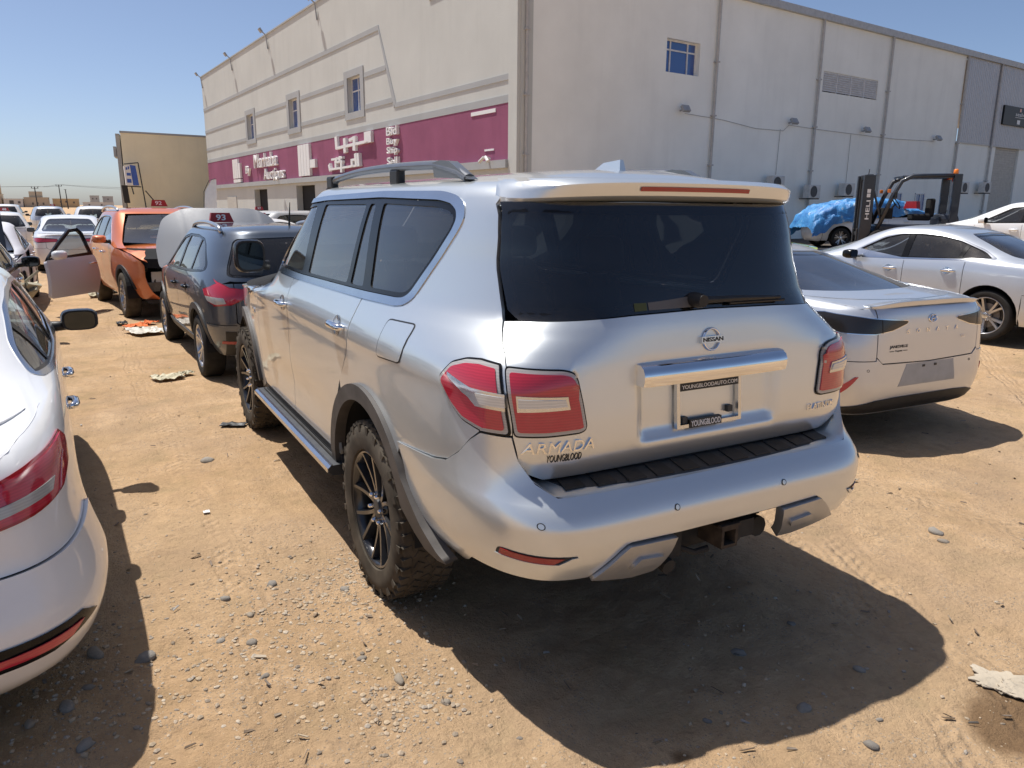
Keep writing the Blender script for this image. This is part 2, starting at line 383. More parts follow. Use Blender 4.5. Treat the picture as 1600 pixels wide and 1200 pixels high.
# damp, darker patch of earth beside the torn cardboard and one oil spot behind the bumper
def blob(cx, cy, r, soft, wob):
    v = N(t, 'VectorMath', operation='SUBTRACT'); t.links.new(P_, v.inputs[0]); v.inputs[1].default_value = (cx, cy, 0)
    s = N(t, 'VectorMath', operation='MULTIPLY'); t.links.new(v.outputs[0], s.inputs[0]); s.inputs[1].default_value = (1, 1, 0)
    l = N(t, 'VectorMath', operation='LENGTH'); t.links.new(s.outputs[0], l.inputs[0])
    d = mth(t, 'ADD', l.outputs['Value'], mth(t, 'MULTIPLY', mth(t, 'SUBTRACT', n_mid.outputs['Fac'], .5), wob))
    mr = N(t, 'MapRange', interpolation_type='SMOOTHSTEP'); mr.inputs['From Min'].default_value = r-soft; mr.inputs['From Max'].default_value = r+soft; mr.inputs['To Min'].default_value = 1; mr.inputs['To Max'].default_value = 0
    t.links.new(d, mr.inputs['Value']); return mr.outputs[0]
wet = mth(t, 'MAXIMUM', blob(.72, -2.02, .17, .05, .25), mth(t, 'MAXIMUM', blob(-.42, -1.56, .035, .02, .06), blob(.93, -1.92, .16, .05, .3)))
c6 = mixc(t, mth(t, 'MULTIPLY', wet, .78), c5, (.155, .088, .042))
# tarmac apron along the warehouse
v = N(t, 'VectorMath', operation='DOT_PRODUCT'); t.links.new(P_, v.inputs[0]); v.inputs[1].default_value = (.86, .50, 0)
ap = N(t, 'MapRange', interpolation_type='SMOOTHSTEP'); ap.inputs['From Min'].default_value = 20.6; ap.inputs['From Max'].default_value = 21.6
t.links.new(mth(t, 'ADD', v.outputs['Value'], mth(t, 'MULTIPLY', n_mid.outputs['Fac'], 1.2)), ap.inputs['Value'])
farr = N(t, 'VectorMath', operation='LENGTH'); t.links.new(P_, farr.inputs[0])
sx_ = N(t, 'SeparateXYZ'); t.links.new(P_, sx_.inputs[0]); near = mth(t, 'MULTIPLY', mth(t, 'LESS_THAN', farr.outputs['Value'], 75), mth(t, 'GREATER_THAN', sx_.outputs['X'], 7.5))
c7 = mixc(t, mth(t, 'MULTIPLY', mth(t, 'MULTIPLY', ap.outputs[0], near), .9), c6, mixc(t, n_fine.outputs['Fac'], (.060, .058, .056), (.115, .108, .10)))
t.links.new(c7, b.inputs['Base Color'])
hgt = mth(t, 'ADD', mth(t, 'MULTIPLY', n_fine.outputs['Fac'], .45), mth(t, 'ADD', mth(t, 'MULTIPLY', n_mid.outputs['Fac'], 1.3), mth(t, 'ADD', mth(t, 'MULTIPLY', n_str.outputs['Fac'], .9), mth(t, 'ADD', mth(t, 'MULTIPLY', n_grit.outputs['Fac'], .10), mth(t, 'MULTIPLY', gm, .25)))))
def track(ax, ay, bx_, by_, w):
    d = Vector((bx_-ax, by_-ay, 0)); d.normalize(); nrm = (-d.y, d.x, 0)
    v = N(t, 'VectorMath', operation='SUBTRACT'); t.links.new(P_, v.inputs[0]); v.inputs[1].default_value = (ax, ay, 0)
    a = N(t, 'VectorMath', operation='DOT_PRODUCT'); t.links.new(v.outputs[0], a.inputs[0]); a.inputs[1].default_value = nrm
    l = N(t, 'VectorMath', operation='DOT_PRODUCT'); t.links.new(v.outputs[0], l.inputs[0]); l.inputs[1].default_value = tuple(d)
    off = mth(t, 'ADD', a.outputs['Value'], mth(t, 'MULTIPLY', mth(t, 'SUBTRACT', n_big.outputs['Fac'], .5), .5)); ab = mth(t, 'ABSOLUTE', off)
    mk = N(t, 'MapRange', interpolation_type='SMOOTHSTEP'); mk.inputs['From Min'].default_value = w*.75; mk.inputs['From Max'].default_value = w; mk.inputs['To Min'].default_value = 1; mk.inputs['To Max'].default_value = 0; t.links.new(ab, mk.inputs['Value'])
    lug = mth(t, 'SINE', mth(t, 'MULTIPLY', mth(t, 'ADD', l.outputs['Value'], mth(t, 'MULTIPLY', ab, .8)), 2*math.pi/.075)); rib = mth(t, 'SINE', mth(t, 'MULTIPLY', off, 2*math.pi/.055))
    return mth(t, 'MULTIPLY', mth(t, 'MULTIPLY', mk.outputs[0], ramp(t, n_mid.outputs['Fac'], [(.40, (0, 0, 0)), (.60, (1, 1, 1))]).outputs[0]), mth(t, 'ADD', mth(t, 'ADD', mth(t, 'MULTIPLY', lug, .10), mth(t, 'MULTIPLY', rib, .08)), -.25))
for tr in ((.2, -3.2, 1.7, -.2, .12), (-1.45, -2, -1.62, 8, .11), (2.6, -2.5, 2.2, 4, .11), (.9, -3.4, 3.9, -1.0, .12), (-.2, -3.0, .9, -1.2, .10)): hgt = mth(t, 'ADD', hgt, track(*tr))
bump(t, b, hgt, 1.0, .05)

def build_ground():
    ctr = (-1.4, -2.2); rr = [.0]; r = .35
    while r < 2600: rr.append(r); r *= 1.0 + (.016 if r < 9 else (.022 if r < 20 else .07))
    ang = []; a = -180.
    while a < 180:
        ang.append(a); a += .62 if -32 < a < 100 else 3.0     # angle from +Y towards +X
    V = []; F = []; na = len(ang)
    for i, r in enumerate(rr):
        for a in ang:
            x = ctr[0]+r*math.sin(rad(a)); y = ctr[1]+r*math.cos(rad(a)); V.append((x, y, ground_z(x, y) if r < 60 else slope(x, y)))
    for i in range(len(rr)-1):
        for j in range(na):
            k = (j+1) % na; F.append((i*na+j, (i+1)*na+j, (i+1)*na+k, i*na+k))
    o = mesh_obj('ground', V, F, 'sand_ground', None, True); tag(o, kind='structure')
    if o.data.polygons[na*5].normal.z < 0: o.data.flip_normals()
build_ground()

# ---------------------------------------------------------------- warehouse
def plaster(name, col, var=.07, streak=.10, bmp=.15):
    m, t, b = _base(name); setp(b, Roughness=.88, Specular_IOR_Level=.2)
    tc = N(t, 'TexCoord'); mp = N(t, 'Mapping'); mp.inputs['Scale'].default_value = (1, 1, .12); t.links.new(tc.outputs['Object'], mp.inputs['Vector'])
    a = noise_tex(t, .45, 6, .6, tc.outputs['Object']); s = noise_tex(t, 1.8, 5, .6, mp.outputs[0]); g = noise_tex(t, 14, 5, .7, tc.outputs['Object'])
    c = ramp(t, a.outputs['Fac'], [(.3, tuple(q*(1-var) for q in col)), (.7, tuple(q*(1+var*.6) for q in col))]).outputs[0]
    k = ramp(t, s.outputs['Fac'], [(.52, (0, 0, 0)), (.8, (1, 1, 1))]).outputs[0]
    c = mixc(t, mth(t, 'MULTIPLY', k, streak*2.2), c, tuple(q*.72 for q in col)); t.links.new(c, b.inputs['Base Color'])
    bump(t, b, g.outputs['Fac'], bmp, .02); return m
plaster('cream_plaster', (.56, .57, .54), .06, .12); plaster('shade_plaster', (.91, .925, .87), .07, .13); plaster('band_grey', (.40, .415, .42)); plaster('sign_magenta', (.30, .10, .175), .16, .2)
plaster('yellow_plaster', (.93, .85, .61), .06, .10); plaster('far_stone', (.50, .42, .32), .06); plaster('far_white', (.60, .58, .55), .05); plaster('far_ochre', (.55, .41, .24), .06); plaster('far_grey', (.46, .46, .45), .05)
plain('pipe_grey', (.46, .455, .44), .6); plain('roof_metal', (.46, .46, .45), .5, metal=.3); plain('sheet_metal', (.50, .51, .53), .42, metal=.45, var=.06); plain('ac_white', (.62, .61, .58), .5); plain('ac_dark', (.09, .09, .09), .7)
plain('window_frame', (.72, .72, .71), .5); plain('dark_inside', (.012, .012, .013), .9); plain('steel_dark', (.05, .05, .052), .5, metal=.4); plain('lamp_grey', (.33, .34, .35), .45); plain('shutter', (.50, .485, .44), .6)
m, t, b = _base('window_blue'); setp(b, Roughness=.06, Base_Color=(.028, .085, .30, 1), Specular_IOR_Level=.8, Coat_Weight=.6)
m, t, b = _base('letter_white'); setp(b, Roughness=.45, Base_Color=(.80, .80, .79, 1))

CW = np.array([10.3388, 18.6334, 0.]); dL = np.array([-.069756, .997564, 0.]); dR = np.array([.994522, .104528, 0.]); oL = np.array([-.997564, -.069756, 0.]); oR = np.array([.104528, -.994522, 0.])
def WL(a, z, off=0.):      # left facade: a = -(distance from the corner)
    a = np.asarray(a, float); z = np.asarray(z, float); return CW+np.multiply.outer(-a, dL)+np.multiply.outer(z, np.array([0, 0, 1.]))+np.multiply.outer(np.broadcast_to(off, a.shape), oL)
def WR(a, z, off=0.):
    a = np.asarray(a, float); z = np.asarray(z, float); return CW+np.multiply.outer(a, dR)+np.multiply.outer(z, np.array([0, 0, 1.]))+np.multiply.outer(np.broadcast_to(off, a.shape), oR)
def slab(fn, poly, h0, h1, mb=None):
    mb = mb or MB(); mb.prism(poly, h0, h1, lambda a, b, h: tuple(fn(np.array([a]), np.array([b]), h)[0])); return mb
def rect(a0, z0, a1, z1): return [(a0, z0), (a1, z0), (a1, z1), (a0, z1)]
WH = thing('warehouse', 'large cream warehouse with magenta sign band and grey stripes', 'warehouse')
BIG = 60.
def wall(name, fn, outline, holes, mat, parent, thick=.35):
    vo, F = triangulate(outline, holes, BIG); P = fn(vo[:, 0], vo[:, 1], 0.); Q = fn(vo[:, 0], vo[:, 1], -thick); n = len(P); cnt = set()
    for f in F:
        for i in range(3): cnt.add((f[i], f[(i+1) % 3]))
    ff = [tuple(f) for f in F]+[tuple(int(i)+n for i in f[::-1]) for f in F]+[(j, i, i+n, j+n) for i, j in cnt if (j, i) not in cnt]
    o = mesh_obj(name, list(P)+list(Q), ff, mat, parent); bm = bmesh.new(); bm.from_mesh(o.data); bmesh.ops.recalc_face_normals(bm, faces=bm.faces[:]); bm.to_mesh(o.data); bm.free(); return o
wl = [(12.75, 14.30), (21.65, 23.20), (30.65, 32.20)]           # window openings, left facade
doors = [(19.55, 22.71, 2.89), (28.59, 31.61, 2.81), (36.4, 39.1, 2.4)]
hl = [rect(-b_, 5.98, -a_, 7.5) for a_, b_ in wl]+[rect(-b_, .3, -a_, z) for a_, b_, z in doors[:2]]
wall('wall', WL, rect(-44.9, -.8, -.5, 11.45), hl, 'cream_plaster', WH)
hr = [rect(6.42, 6.54, 8.15, 7.67), rect(15.85, 6.70, 20.08, 7.53)]
wall('wall', WR, rect(.5, -.8, 27.9, 9.45), hr, 'shade_plaster', WH)
wall('wall', WR, rect(27.95, -.8, 62, 5.33), [rect(32.45, .4, 35.4, 5.28)], 'shade_plaster', WH)
slab(WL, rect(-.5, -.8, .0, 11.45), -.5, .06).build('corner_pilaster', 'cream_plaster', WH)
slab(WR, rect(.06, -.8, .5, 11.4), -.34, .05).build('corner_pilaster', 'cream_plaster', WH)
slab(WR, rect(-.3, 9.45, 62, 9.72), -.4, .16).build('roof_edge', 'roof_metal', WH)
MB().add([tuple(CW+dR*.3+dL*.3+np.array([0, 0, 9.4])), tuple(CW+dR*62+dL*.3+np.array([0, 0, 9.4])), tuple(CW+dR*62+dL*44.6+np.array([0, 0, 9.4])), tuple(CW+dR*.3+dL*44.6+np.array([0, 0, 9.4]))], [(0, 1, 2, 3)]).build('roof', 'roof_metal', WH)
slab(WL, rect(-44.95, 11.45, .05, 11.53), -.4, .05).build('parapet_cap', 'band_grey', WH)
# painted plaster bands
def band(poly, h=.03, name='stripe', mat='band_grey'): slab(WL, poly, -.01, h).build(name, mat, WH)
band(rect(-44.85, 8.92, -10.62, 9.12)); band([(-10.62, 9.12), (-10.62, 8.92), (-9.25, 5.72), (-9.05, 5.92)]); band(rect(-9.15, 5.73, -.5, 5.91), .027)
for z0 in (7.28, 5.95):
    xs = [-44.85, -32.65, -30.2, -23.65, -21.2, -14.75, -12.3, -9.98 if z0 > 7 else -9.38]
    for k in range(0, 8, 2): band(rect(xs[k], z0, xs[k+1], z0+.2), .028)
band(rect(-44.85, 5.04, -.5, 5.28), .034, 'sign_border'); slab(WL, rect(-44.85, 3.29, -.5, 5.04), -.01, .022).build('sign_band', 'sign_magenta', WH)
slab(WL, rect(-44.9, 3.03, -.5, 3.29), -.01, .16).build('ledge', 'band_grey', WH)
def win(fn, a0, z0, a1, z1, cols, rows, parent, d=-.22, mat='window_blue', bar=.05):
    """window with frame bars and separate panes"""
    cs = cols if isinstance(cols, list) else [i/cols for i in range(cols+1)]; rs = rows if isinstance(rows, list) else [i/rows for i in range(rows+1)]
    X = [a0+(a1-a0)*c for c in cs]; Z = [z0+(z1-z0)*c for c in rs]; mb = MB()
    for i, x in enumerate(X):
        xx = min(max(x, a0+bar/2), a1-bar/2); slab(fn, rect(xx-bar/2, z0, xx+bar/2, z1), d-.03, d+.03, mb)
    for z in Z:
        zz = min(max(z, z0+bar/2), z1-bar/2); slab(fn, rect(a0, zz-bar/2, a1, zz+bar/2), d-.028, d+.027, mb)
    f = mb.build('window', 'window_frame', parent)
    for i in range(len(X)-1):
        for j in range(len(Z)-1): slab(fn, rect(X[i], Z[j], X[i+1], Z[j+1]), d-.012, d-.004).build('pane', mat, f)
    return f
for a_, b_ in wl:
    s = .38; mb = MB()
    for r_ in (rect(-b_-s, 7.5, -a_+s, 7.5+.3), rect(-b_-s, 5.98-.3, -a_+s, 5.98), rect(-b_-s, 5.98, -b_, 7.5), rect(-a_, 5.98, -a_+s, 7.5)): slab(WL, r_, -.01, .045, mb)
    mb.build('window_surround', 'band_grey', WH); win(WL, -b_, 5.98, -a_, 7.5, 2, [0, .62, 1], WH)
win(WR, 6.42, 6.54, 8.15, 7.67, [0, .22, .74, 1], [0, .70, 1], WH)
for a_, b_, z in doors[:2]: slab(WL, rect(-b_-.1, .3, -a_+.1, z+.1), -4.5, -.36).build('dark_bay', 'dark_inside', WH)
slab(WL, rect(-39.1, .3, -36.4, 2.4), -.01, .05).build('shutter', 'shutter', WH)
# louvre vent, each slat its own piece
for k in range(4):
    a0 = 15.85+k*1.0575; slab(WR, rect(a0, 6.70, a0+.05, 7.53), -.25, -.02).build('vent_post', 'window_frame', WH)
    for j in range(9):
        z = 6.74+j*.088; mb = MB(); P = [WR(np.array([a]), np.array([zz]), o)[0] for a in (a0+.05, a0+1.05) for zz, o in ((z, -.02), (z+.092, -.075), (z+.10, -.065), (z+.008, -.01))]
        mb.add(P, [(0, 1, 5, 4), (1, 2, 6, 5), (2, 3, 7, 6), (3, 0, 4, 7)]).build('slat', 'window_frame', WH)
slab(WR, rect(15.8, 6.6, 20.15, 7.6), -.5, -.36).build('vent_back', 'ac_dark', WH)
for a_ in (.24, 9.0, 15.45, 20.82, 27.92, 31.68, 38.0):
    z0 = .4; z1 = 9.45; mb = MB(); mb.tube([tuple(WR(np.array([a_]), np.array([z]), .10)[0]) for z in (z0, z1)], .055, 10)
    for z in (1.8, 3.4, 5.2, 7.1): slab(WR, rect(a_-.09, z, a_+.09, z+.05), .0, .17, mb)
    mb.build('downpipe', 'pipe_grey', WH, auto=40)
def floodlight(fn, a, z, parent, up=False):
    mb = MB(); p = lambda da, dz, o: tuple(fn(np.array([a+da]), np.array([z+dz]), o)[0])
    if up: mb.tube([p(0, -.7, .03), p(0, .05, .10), p(.0, .25, .35)], .035, 6)
    else: mb.tube([p(0, 0, 0), p(0, .02, .18)], .03, 6)
    q = p(0, .28 if up else .05, .40 if up else .27); mb.bbox(q, (.34, .12, .26), .02, rz=0 if fn is WR else rad(90), rx=rad(-35)); return mb.build('floodlight', 'lamp_grey', parent)
for a in (7.27, 13.76, 19.18, 25.61): floodlight(WR, a, 5.28, WH)
for a in (-17.95, -26.5, -35.1, -44.6): floodlight(WL, a, 11.35, WH, True)
def cable(fn, pts, parent, r=.012, off=.03):
    MB().tube([tuple(fn(np.array([a]), np.array([z]), off)[0]) for a, z in pts], r, 5).build('cable', 'pipe_grey', parent)
cable(WR, [(7.5, 5.2), (9.6, 5.12), (11.6, 4.93), (13.4, 4.95), (13.76, 5.2), (15.9, 5.15), (19.1, 5.12), (22, 5.1), (25.6, 5.2)], WH)
cable(WR, [(13.2, 5.0), (13.15, 3.2)], WH); cable(WR, [(18.3, 5.1), (18.3, 2.9)], WH); cable(WL, [(-5.95, 9.12), (-.6, 9.12)], WH, .02, .02)
def ac_unit(a, z, parent):
    q = lambda da, dz, o: tuple(WR(np.array([a+da]), np.array([z+dz]), o)[0])
    o = MB().bbox(q(0, 0, .38), (.80, .32, .56), .03, rz=rad(6)).build('air_conditioner', 'ac_white', parent)
    mb = MB(); n = 20; c = np.array(q(-.10, 0, .545)); mb.lathe([(0, .235), (.012, .235), (.012, .20), (.004, .19), (.004, .0)], n, 'Y', (0, 0, 0)); R = Matrix.Rotation(rad(6), 3, 'Z'); mb.v = [tuple(R @ Vector((v[0], -v[1], v[2])) + Vector(c)) for v in mb.v]; mb.build('fan_grille', 'ac_dark', o)
    mb = MB()
    for s in (-.3, .3): mb.tube([q(s, -.30, 0), q(s, -.30, .55)], .02, 5)
    mb.build('bracket', 'steel_dark', o)
for a, z in ((12.7, 2.85), (15.25, 2.55), (17.85, 2.68), (28.5, 3.0), (31.0, 3.05)): ac_unit(a, z, WH)
for a in (22.3, 24.5): win(WR, a, 1.55, a+.9, 2.65, 2, 1, WH, .03)
# corrugated cladding: ribs are real folds
mb = MB(); a = 27.98; V = []
while a < 62:
    for da, o in ((0, .0), (.10, .0), (.125, .035), (.175, .035)): V.append((a+da, o))
    a += .20
A_ = np.array([q[0] for q in V]); O_ = np.array([q[1] for q in V]); n_ = len(A_)
lo_ = WR(A_, np.full(n_, 5.32), O_+.01); hi_ = WR(A_, np.full(n_, 9.45), O_+.01)
mb.add(list(lo_)+list(hi_), [(i, i+1, i+1+n_, i+n_) for i in range(n_-1)]).build('cladding', 'sheet_metal', WH)
slab(WR, rect(27.9, 5.26, 62, 5.33), -.02, .07).build('flashing', 'roof_metal', WH)
mb = MB()
for k in range(38): slab(WR, rect(32.5, .45+k*.127, 35.35, .45+k*.127+.112), -.16, -.10, mb)
slab(WR, rect(32.45, .4, 35.4, 5.3), -.24, -.15, mb); mb.build('roller_door', 'shutter', WH)
sg = slab(WR, rect(32.5, 6.46, 37.2, 7.46), .06, .16).build('shop_sign', 'black_vinyl', WH)
text_on('lettering', 'seshwez', lambda a, b, o: WR(a, b, .16+np.asarray(o)), 33.9, 6.98, 1.9, .2, 'letter_white', sg, .01)
slab(WR, rect(33.9, 6.9, 35.9, 6.92), .15, .166).build('sign_line', 'letter_white', sg); slab(WR, rect(34.2, 6.56, 34.55, 6.78), .15, .168).build('sign_mark', 'letter_white', sg); slab(WR, rect(34.35, 7.22, 34.55, 7.38), .15, .168).build('sign_mark', 'amber_lens', sg)
# raised white lettering on the magenta band
TL = lambda a, b, o: WL(a, b, .03+np.asarray(o))
def lt(s, a0, z0, a1, z1, bold=.0): text_on('lettering', s, TL, -a0, z0, a0-a1, z1-z0, 'letter_white', WH, .14, bold)
lt('Marhaba', 30.7, 4.12, 25.7, 4.95); lt('Auctions', 28.6, 3.36, 24.4, 4.02); lt('By', 32.9, 3.7, 31.9, 4.35)
for s_, z in (('Bid', 4.66), ('Buy', 4.22), ('Ship', 3.86), ('Sell', 3.45)): lt(s_, 9.78, z, 8.75, z+.34, .01)
def bars(a0, a1, z0, z1, n, gap):
    w = (a0-a1-gap*(n-1))/n
    for k in range(n): slab(WL, rect(-a0+k*(w+gap), z0, -a0+k*(w+gap)+w, z1), .02, .17).build('logo_bar', 'letter_white', WH)
bars(36.3, 34.9, 3.62, 4.9, 3, .06); slab(WL, rect(-34.85, 3.62, -34.35, 4.62), .02, .16).build('logo_bar', 'letter_white', WH); slab(WL, rect(-36.3, 3.34, -34.35, 3.56), .02, .16).build('logo_base', 'letter_white', WH)
bars(21.6, 19.75, 3.36, 4.98, 4, .05); slab(WL, rect(-19.7, 3.74, -18.9, 4.16), .02, .16).build('logo_bar', 'letter_white', WH)
strokes = [[(15.71, 4.51), (11.61, 4.59)], [(15.76, 5.0), (15.71, 4.53)], [(14.64, 4.85), (14.63, 4.57)], [(14.65, 4.42), (14.63, 4.29)], [(13.97, 4.78), (13.41, 4.84)], [(13.41, 4.84), (13.47, 4.32)], [(12.05, 4.93), (12.05, 4.6)], [(12.09, 4.93), (11.52, 4.93)], [(11.60, 4.94), (11.58, 4.57)], [(11.83, 4.9), (11.83, 4.62)],
 [(16.72, 3.55), (12.93, 3.61)], [(16.82, 3.76), (16.72, 3.55)], [(15.9, 3.88), (15.9, 3.57)], [(15.91, 3.86), (15.08, 3.86)], [(15.15, 3.88), (15.17, 3.41)], [(16.35, 4.01), (15.73, 4.01)], [(15.81, 4.02), (15.79, 3.88)], [(15.47, 4.03), (15.06, 4.04)], [(15.28, 4.06), (15.3, 3.9)], [(13.76, 3.87), (13.75, 3.62)], [(13.76, 3.87), (13.31, 3.88)], [(13.29, 4.09), (13.23, 3.62)], [(12.99, 4.08), (12.93, 3.61)]]
for i, (p, q) in enumerate(strokes):
    p = np.array((-p[0], p[1])); q = np.array((-q[0], q[1])); d = (q-p)/np.linalg.norm(q-p); hz = abs(d[0]) > abs(d[1]); w = (.062 if hz else .15)*(1.0 if i < 10 else .8); nrm = np.array((-d[1], d[0]))*w; e = d*(.10 if hz else .05)
    slab(WL, [tuple(p-nrm-e), tuple(q-nrm+e), tuple(q+nrm+e), tuple(p+nrm-e)], .02, .15+.0013*i).build('letter_stroke', 'letter_white', WH)
slab(WL, rect(-2.9, 4.82, -1.3, 4.94), .02, .045).build('small_plate', 'letter_white', WH); slab(WL, rect(-2.0, 3.62, -1.4, 3.68), .02, .045).build('small_plate', 'letter_white', WH)
for a in (-1.55, -25.5):
    mb = MB(); p = lambda da, dz, o: tuple(WL(np.array([a+da]), np.array([3.35+dz]), o)[0]); mb.tube([p(0, 0, .1), p(0, .06, .3)], .05, 6); mb.tube([p(-.28, -.10, .35), p(-.05, .05, .3)], .055, 8); mb.tube([p(.28, -.10, .35), p(.05, .05, .3)], .055, 8); mb.build('security_camera', 'ac_white', WH, auto=40)

# ---------------------------------------------------------------- yellow building, sign frame, far town
CY = np.array([7., 69., 0.])
def WY(a, z, off=0.):
    a = np.asarray(a, float); z = np.asarray(z, float); return CY+np.multiply.outer(a, dR)+np.multiply.outer(z, np.array([0, 0, 1.]))+np.multiply.outer(np.broadcast_to(off, a.shape), oR)
YB = thing('yellow_building', 'plain ochre yellow building left of the warehouse', 'building')
def foot(a0, a1, z0, z1, dep, o0=0., back=(.085, .996)):
    """block whose sides run straight back from the front wall"""
    q = [WY(np.array([a]), np.array([z0]), o0)[0] for a in (a0, a1)]; d = np.array([back[0]*dep, back[1]*dep, 0]); v = [tuple(p+np.array([0, 0, h])) for h in (0, z1-z0) for p in (q[0], q[1], q[1]+d, q[0]+d)]
    return MB().add(v, [(3, 2, 1, 0), (4, 5, 6, 7), (0, 1, 5, 4), (1, 2, 6, 5), (2, 3, 7, 6), (3, 0, 4, 7)])
foot(-5.66, 8, -.6, 7.45, 22).build('wall', 'yellow_plaster', YB); foot(-5.72, 8, 7.45, 7.6, 22, .06).build('parapet_cap', 'band_grey', YB)
foot(-5.98, -5.67, -.6, 7.40, 16, -.4).build('side_wall', 'band_grey', YB); foot(-6.2, -5.99, 5.6, 6.4, 3, -.6).build('balcony', 'band_grey', YB)
SG = thing('roadside_sign', 'blue and white advertising box on a steel frame beside the yellow building', 'sign')
mb = MB()
for p, q in (((-4.35, 0), (-4.75, 5.1)), ((-4.75, 5.1), (-5.8, 4.95)), ((-4.7, 3.2), (-6.1, 3.25)), ((-4.4, 2.9), (-3.6, 1.8)), ((-5.4, 3.2), (-5.3, 2.6))): mb.tube([tuple(WY(np.array([p[0]]), np.array([p[1]]), 1.2)[0]), tuple(WY(np.array([q[0]]), np.array([q[1]]), 1.2)[0])], .05, 6)
mb.build('frame', 'steel_dark', SG)
slab(WY, [(-5.8, 3.3), (-5.30, 3.3), (-5.42, 4.9), (-5.85, 4.8)], 1.0, 1.4).build('sign_face', 'white_vinyl', SG); slab(WY, [(-5.29, 3.3), (-4.86, 3.3), (-5.0, 4.85), (-5.41, 4.9)], 1.0, 1.38).build('sign_side', 'blue_tint', SG)
mb = MB()
for i, (a, z, w, h) in enumerate(((-5.74, 4.5, .12, .2), (-5.58, 4.55, .1, .22), (-5.70, 4.05, .3, .22), (-5.72, 3.5, .32, .3))): slab(WY, rect(a, z, a+w, z+h), 1.39, 1.415, mb)
mb.build('sign_print', 'blue_tint', SG)
slab(WY, [(-6.05, 1.9), (-5.62, 1.9), (-5.72, 3.3), (-6.15, 3.3)], 1.1, 1.25).build('lower_panel', 'black_vinyl', SG)
def far_building(label, x0, x1, h, y, mat, wins=(), dep=14, name='far_building', top=None):
    o = thing(name, label, 'building', ((x0+x1)/2, y, 0)); w = x1-x0
    MB().box((0, dep/2, h/2-.5), (w, dep, h+1)).build('wall', mat, o); MB().box((0, dep/2, h+.12), (w+.3, dep+.3, .3)).build('parapet', mat, o)
    for (fx, fz, ww, hh) in wins: MB().box((-w/2+fx*w, -.02, fz), (ww, .1, hh)).build('window', 'ac_dark', o)
    if top: MB().box((-w/2+top[0]*w, dep/2, h+top[2]/2+.2), (top[1], dep*.6, top[2])).build('roof_room', mat, o)
    return o
K = 500/180.
def fz(z): return 1.76+(z-1.76)*2.76
far_building('pale stone prayer hall below the minaret', -46, -39.6, fz(3.6), 500, 'far_stone', [(.25, 2.6, 1.1, 3.4), (.75, 2.6, 1.1, 3.4)])
far_building('low white house with dark doorway left of the first utility pole', -38.6, -29.8, fz(2.68), 498, 'far_white', [(.4, 2.2, 2.0, 2.8), (.8, 2.6, 1.2, 1.2)])
far_building('tan stone house with raised square roof room', -29.4, -17.8, fz(3.0), 500, 'far_stone', [(.35, 2.0, .8, 1.2), (.55, 2.2, .6, 1.), (.78, 2.0, .8, 1.2)], top=(.48, 6.2, 3.2))
far_building('long ochre house right of the second utility pole', -16, -3.0, fz(2.8), 505, 'far_ochre', [(.3, 3.0, .7, 1.), (.5, 3.2, .7, 1.), (.8, 2.8, .8, 1.)])
far_building('wide low white hall behind the parked cars', -1.2, 14.4, fz(2.15), 500, 'far_white', [(.2, 1.6, .8, .8), (.6, 1.6, .8, .8)])
far_building('grey block with notched parapet above the white hall', 2.9, 7.8, fz(3.6), 530, 'far_grey', [(.3, 5.2, .6, .8), (.7, 5.2, .6, .8)])
far_building('square grey block nearest the yellow building', 9.9, 15.4, fz(3.5), 535, 'far_grey', [(.5, 5.0, .7, .8)])
MN = thing('minaret', 'slim tan minaret with pointed top at left edge', 'minaret', (-40.9, 503, 0)); MB().lathe([(0, 1.7), (10, 1.45), (13.6, 1.25), (13.8, 1.5), (14.3, 1.5), (14.4, 1.15)], 8, 'Z').build('shaft', 'far_ochre', MN); MB().lathe([(14.4, 1.25), (15.4, .9), (17.3, .02)], 8, 'Z').build('spire', 'far_stone', MN)
def pole(label, x, y, h, arms=True):
    o = thing('utility_pole' if arms else 'street_lamp', label, 'utility pole' if arms else 'street lamp', (x, y, 0)); MB().tube([(0, 0, -.3), (-.25, 0, h)], [.24, .15], 8).build('post', 'steel_dark', o)
    if arms:
        MB().box((-.22, 0, h-.5), (2.2, .15, .16)).build('crossarm', 'steel_dark', o)
        for k in (-1, 0, 1): MB().lathe([(0, .1), (.5, .14), (.55, .02)], 6, 'Z', (-.22+k*.95, 0, h-.4)).build('insulator', 'steel_dark', o)
    else: MB().bbox((-.3, 0, h), (.9, .3, .2), .04).build('lamp_head', 'steel_dark', o)
    return o
D1 = 262/60; p1 = (-1.96+(-5.03+1.96)*D1, -3.15+(69.4+3.15)*D1); h1 = 1.76+1.34*D1; pole('dark utility pole with three insulators in front of the white house', p1[0], p1[1], h1)
D2 = 300/75; p2 = (-1.96+(-3.69+1.96)*D2, -3.15+(86.5+3.15)*D2); h2 = 1.76+1.88*D2; pole('taller utility pole beside the tan stone house', p2[0], p2[1], h2)
D3 = 300/90; pole('thin street lamp right of the taller utility pole', -1.96+(-3.39+1.96)*D3, -3.15+(104+3.15)*D3, 1.76+1.7*D3, False)
def wire(a, b, sag): return [tuple(np.array(a)*(1-t)+np.array(b)*t-np.array([0, 0, sag*4*t*(1-t)])) for t in np.linspace(0, 1, 9)]
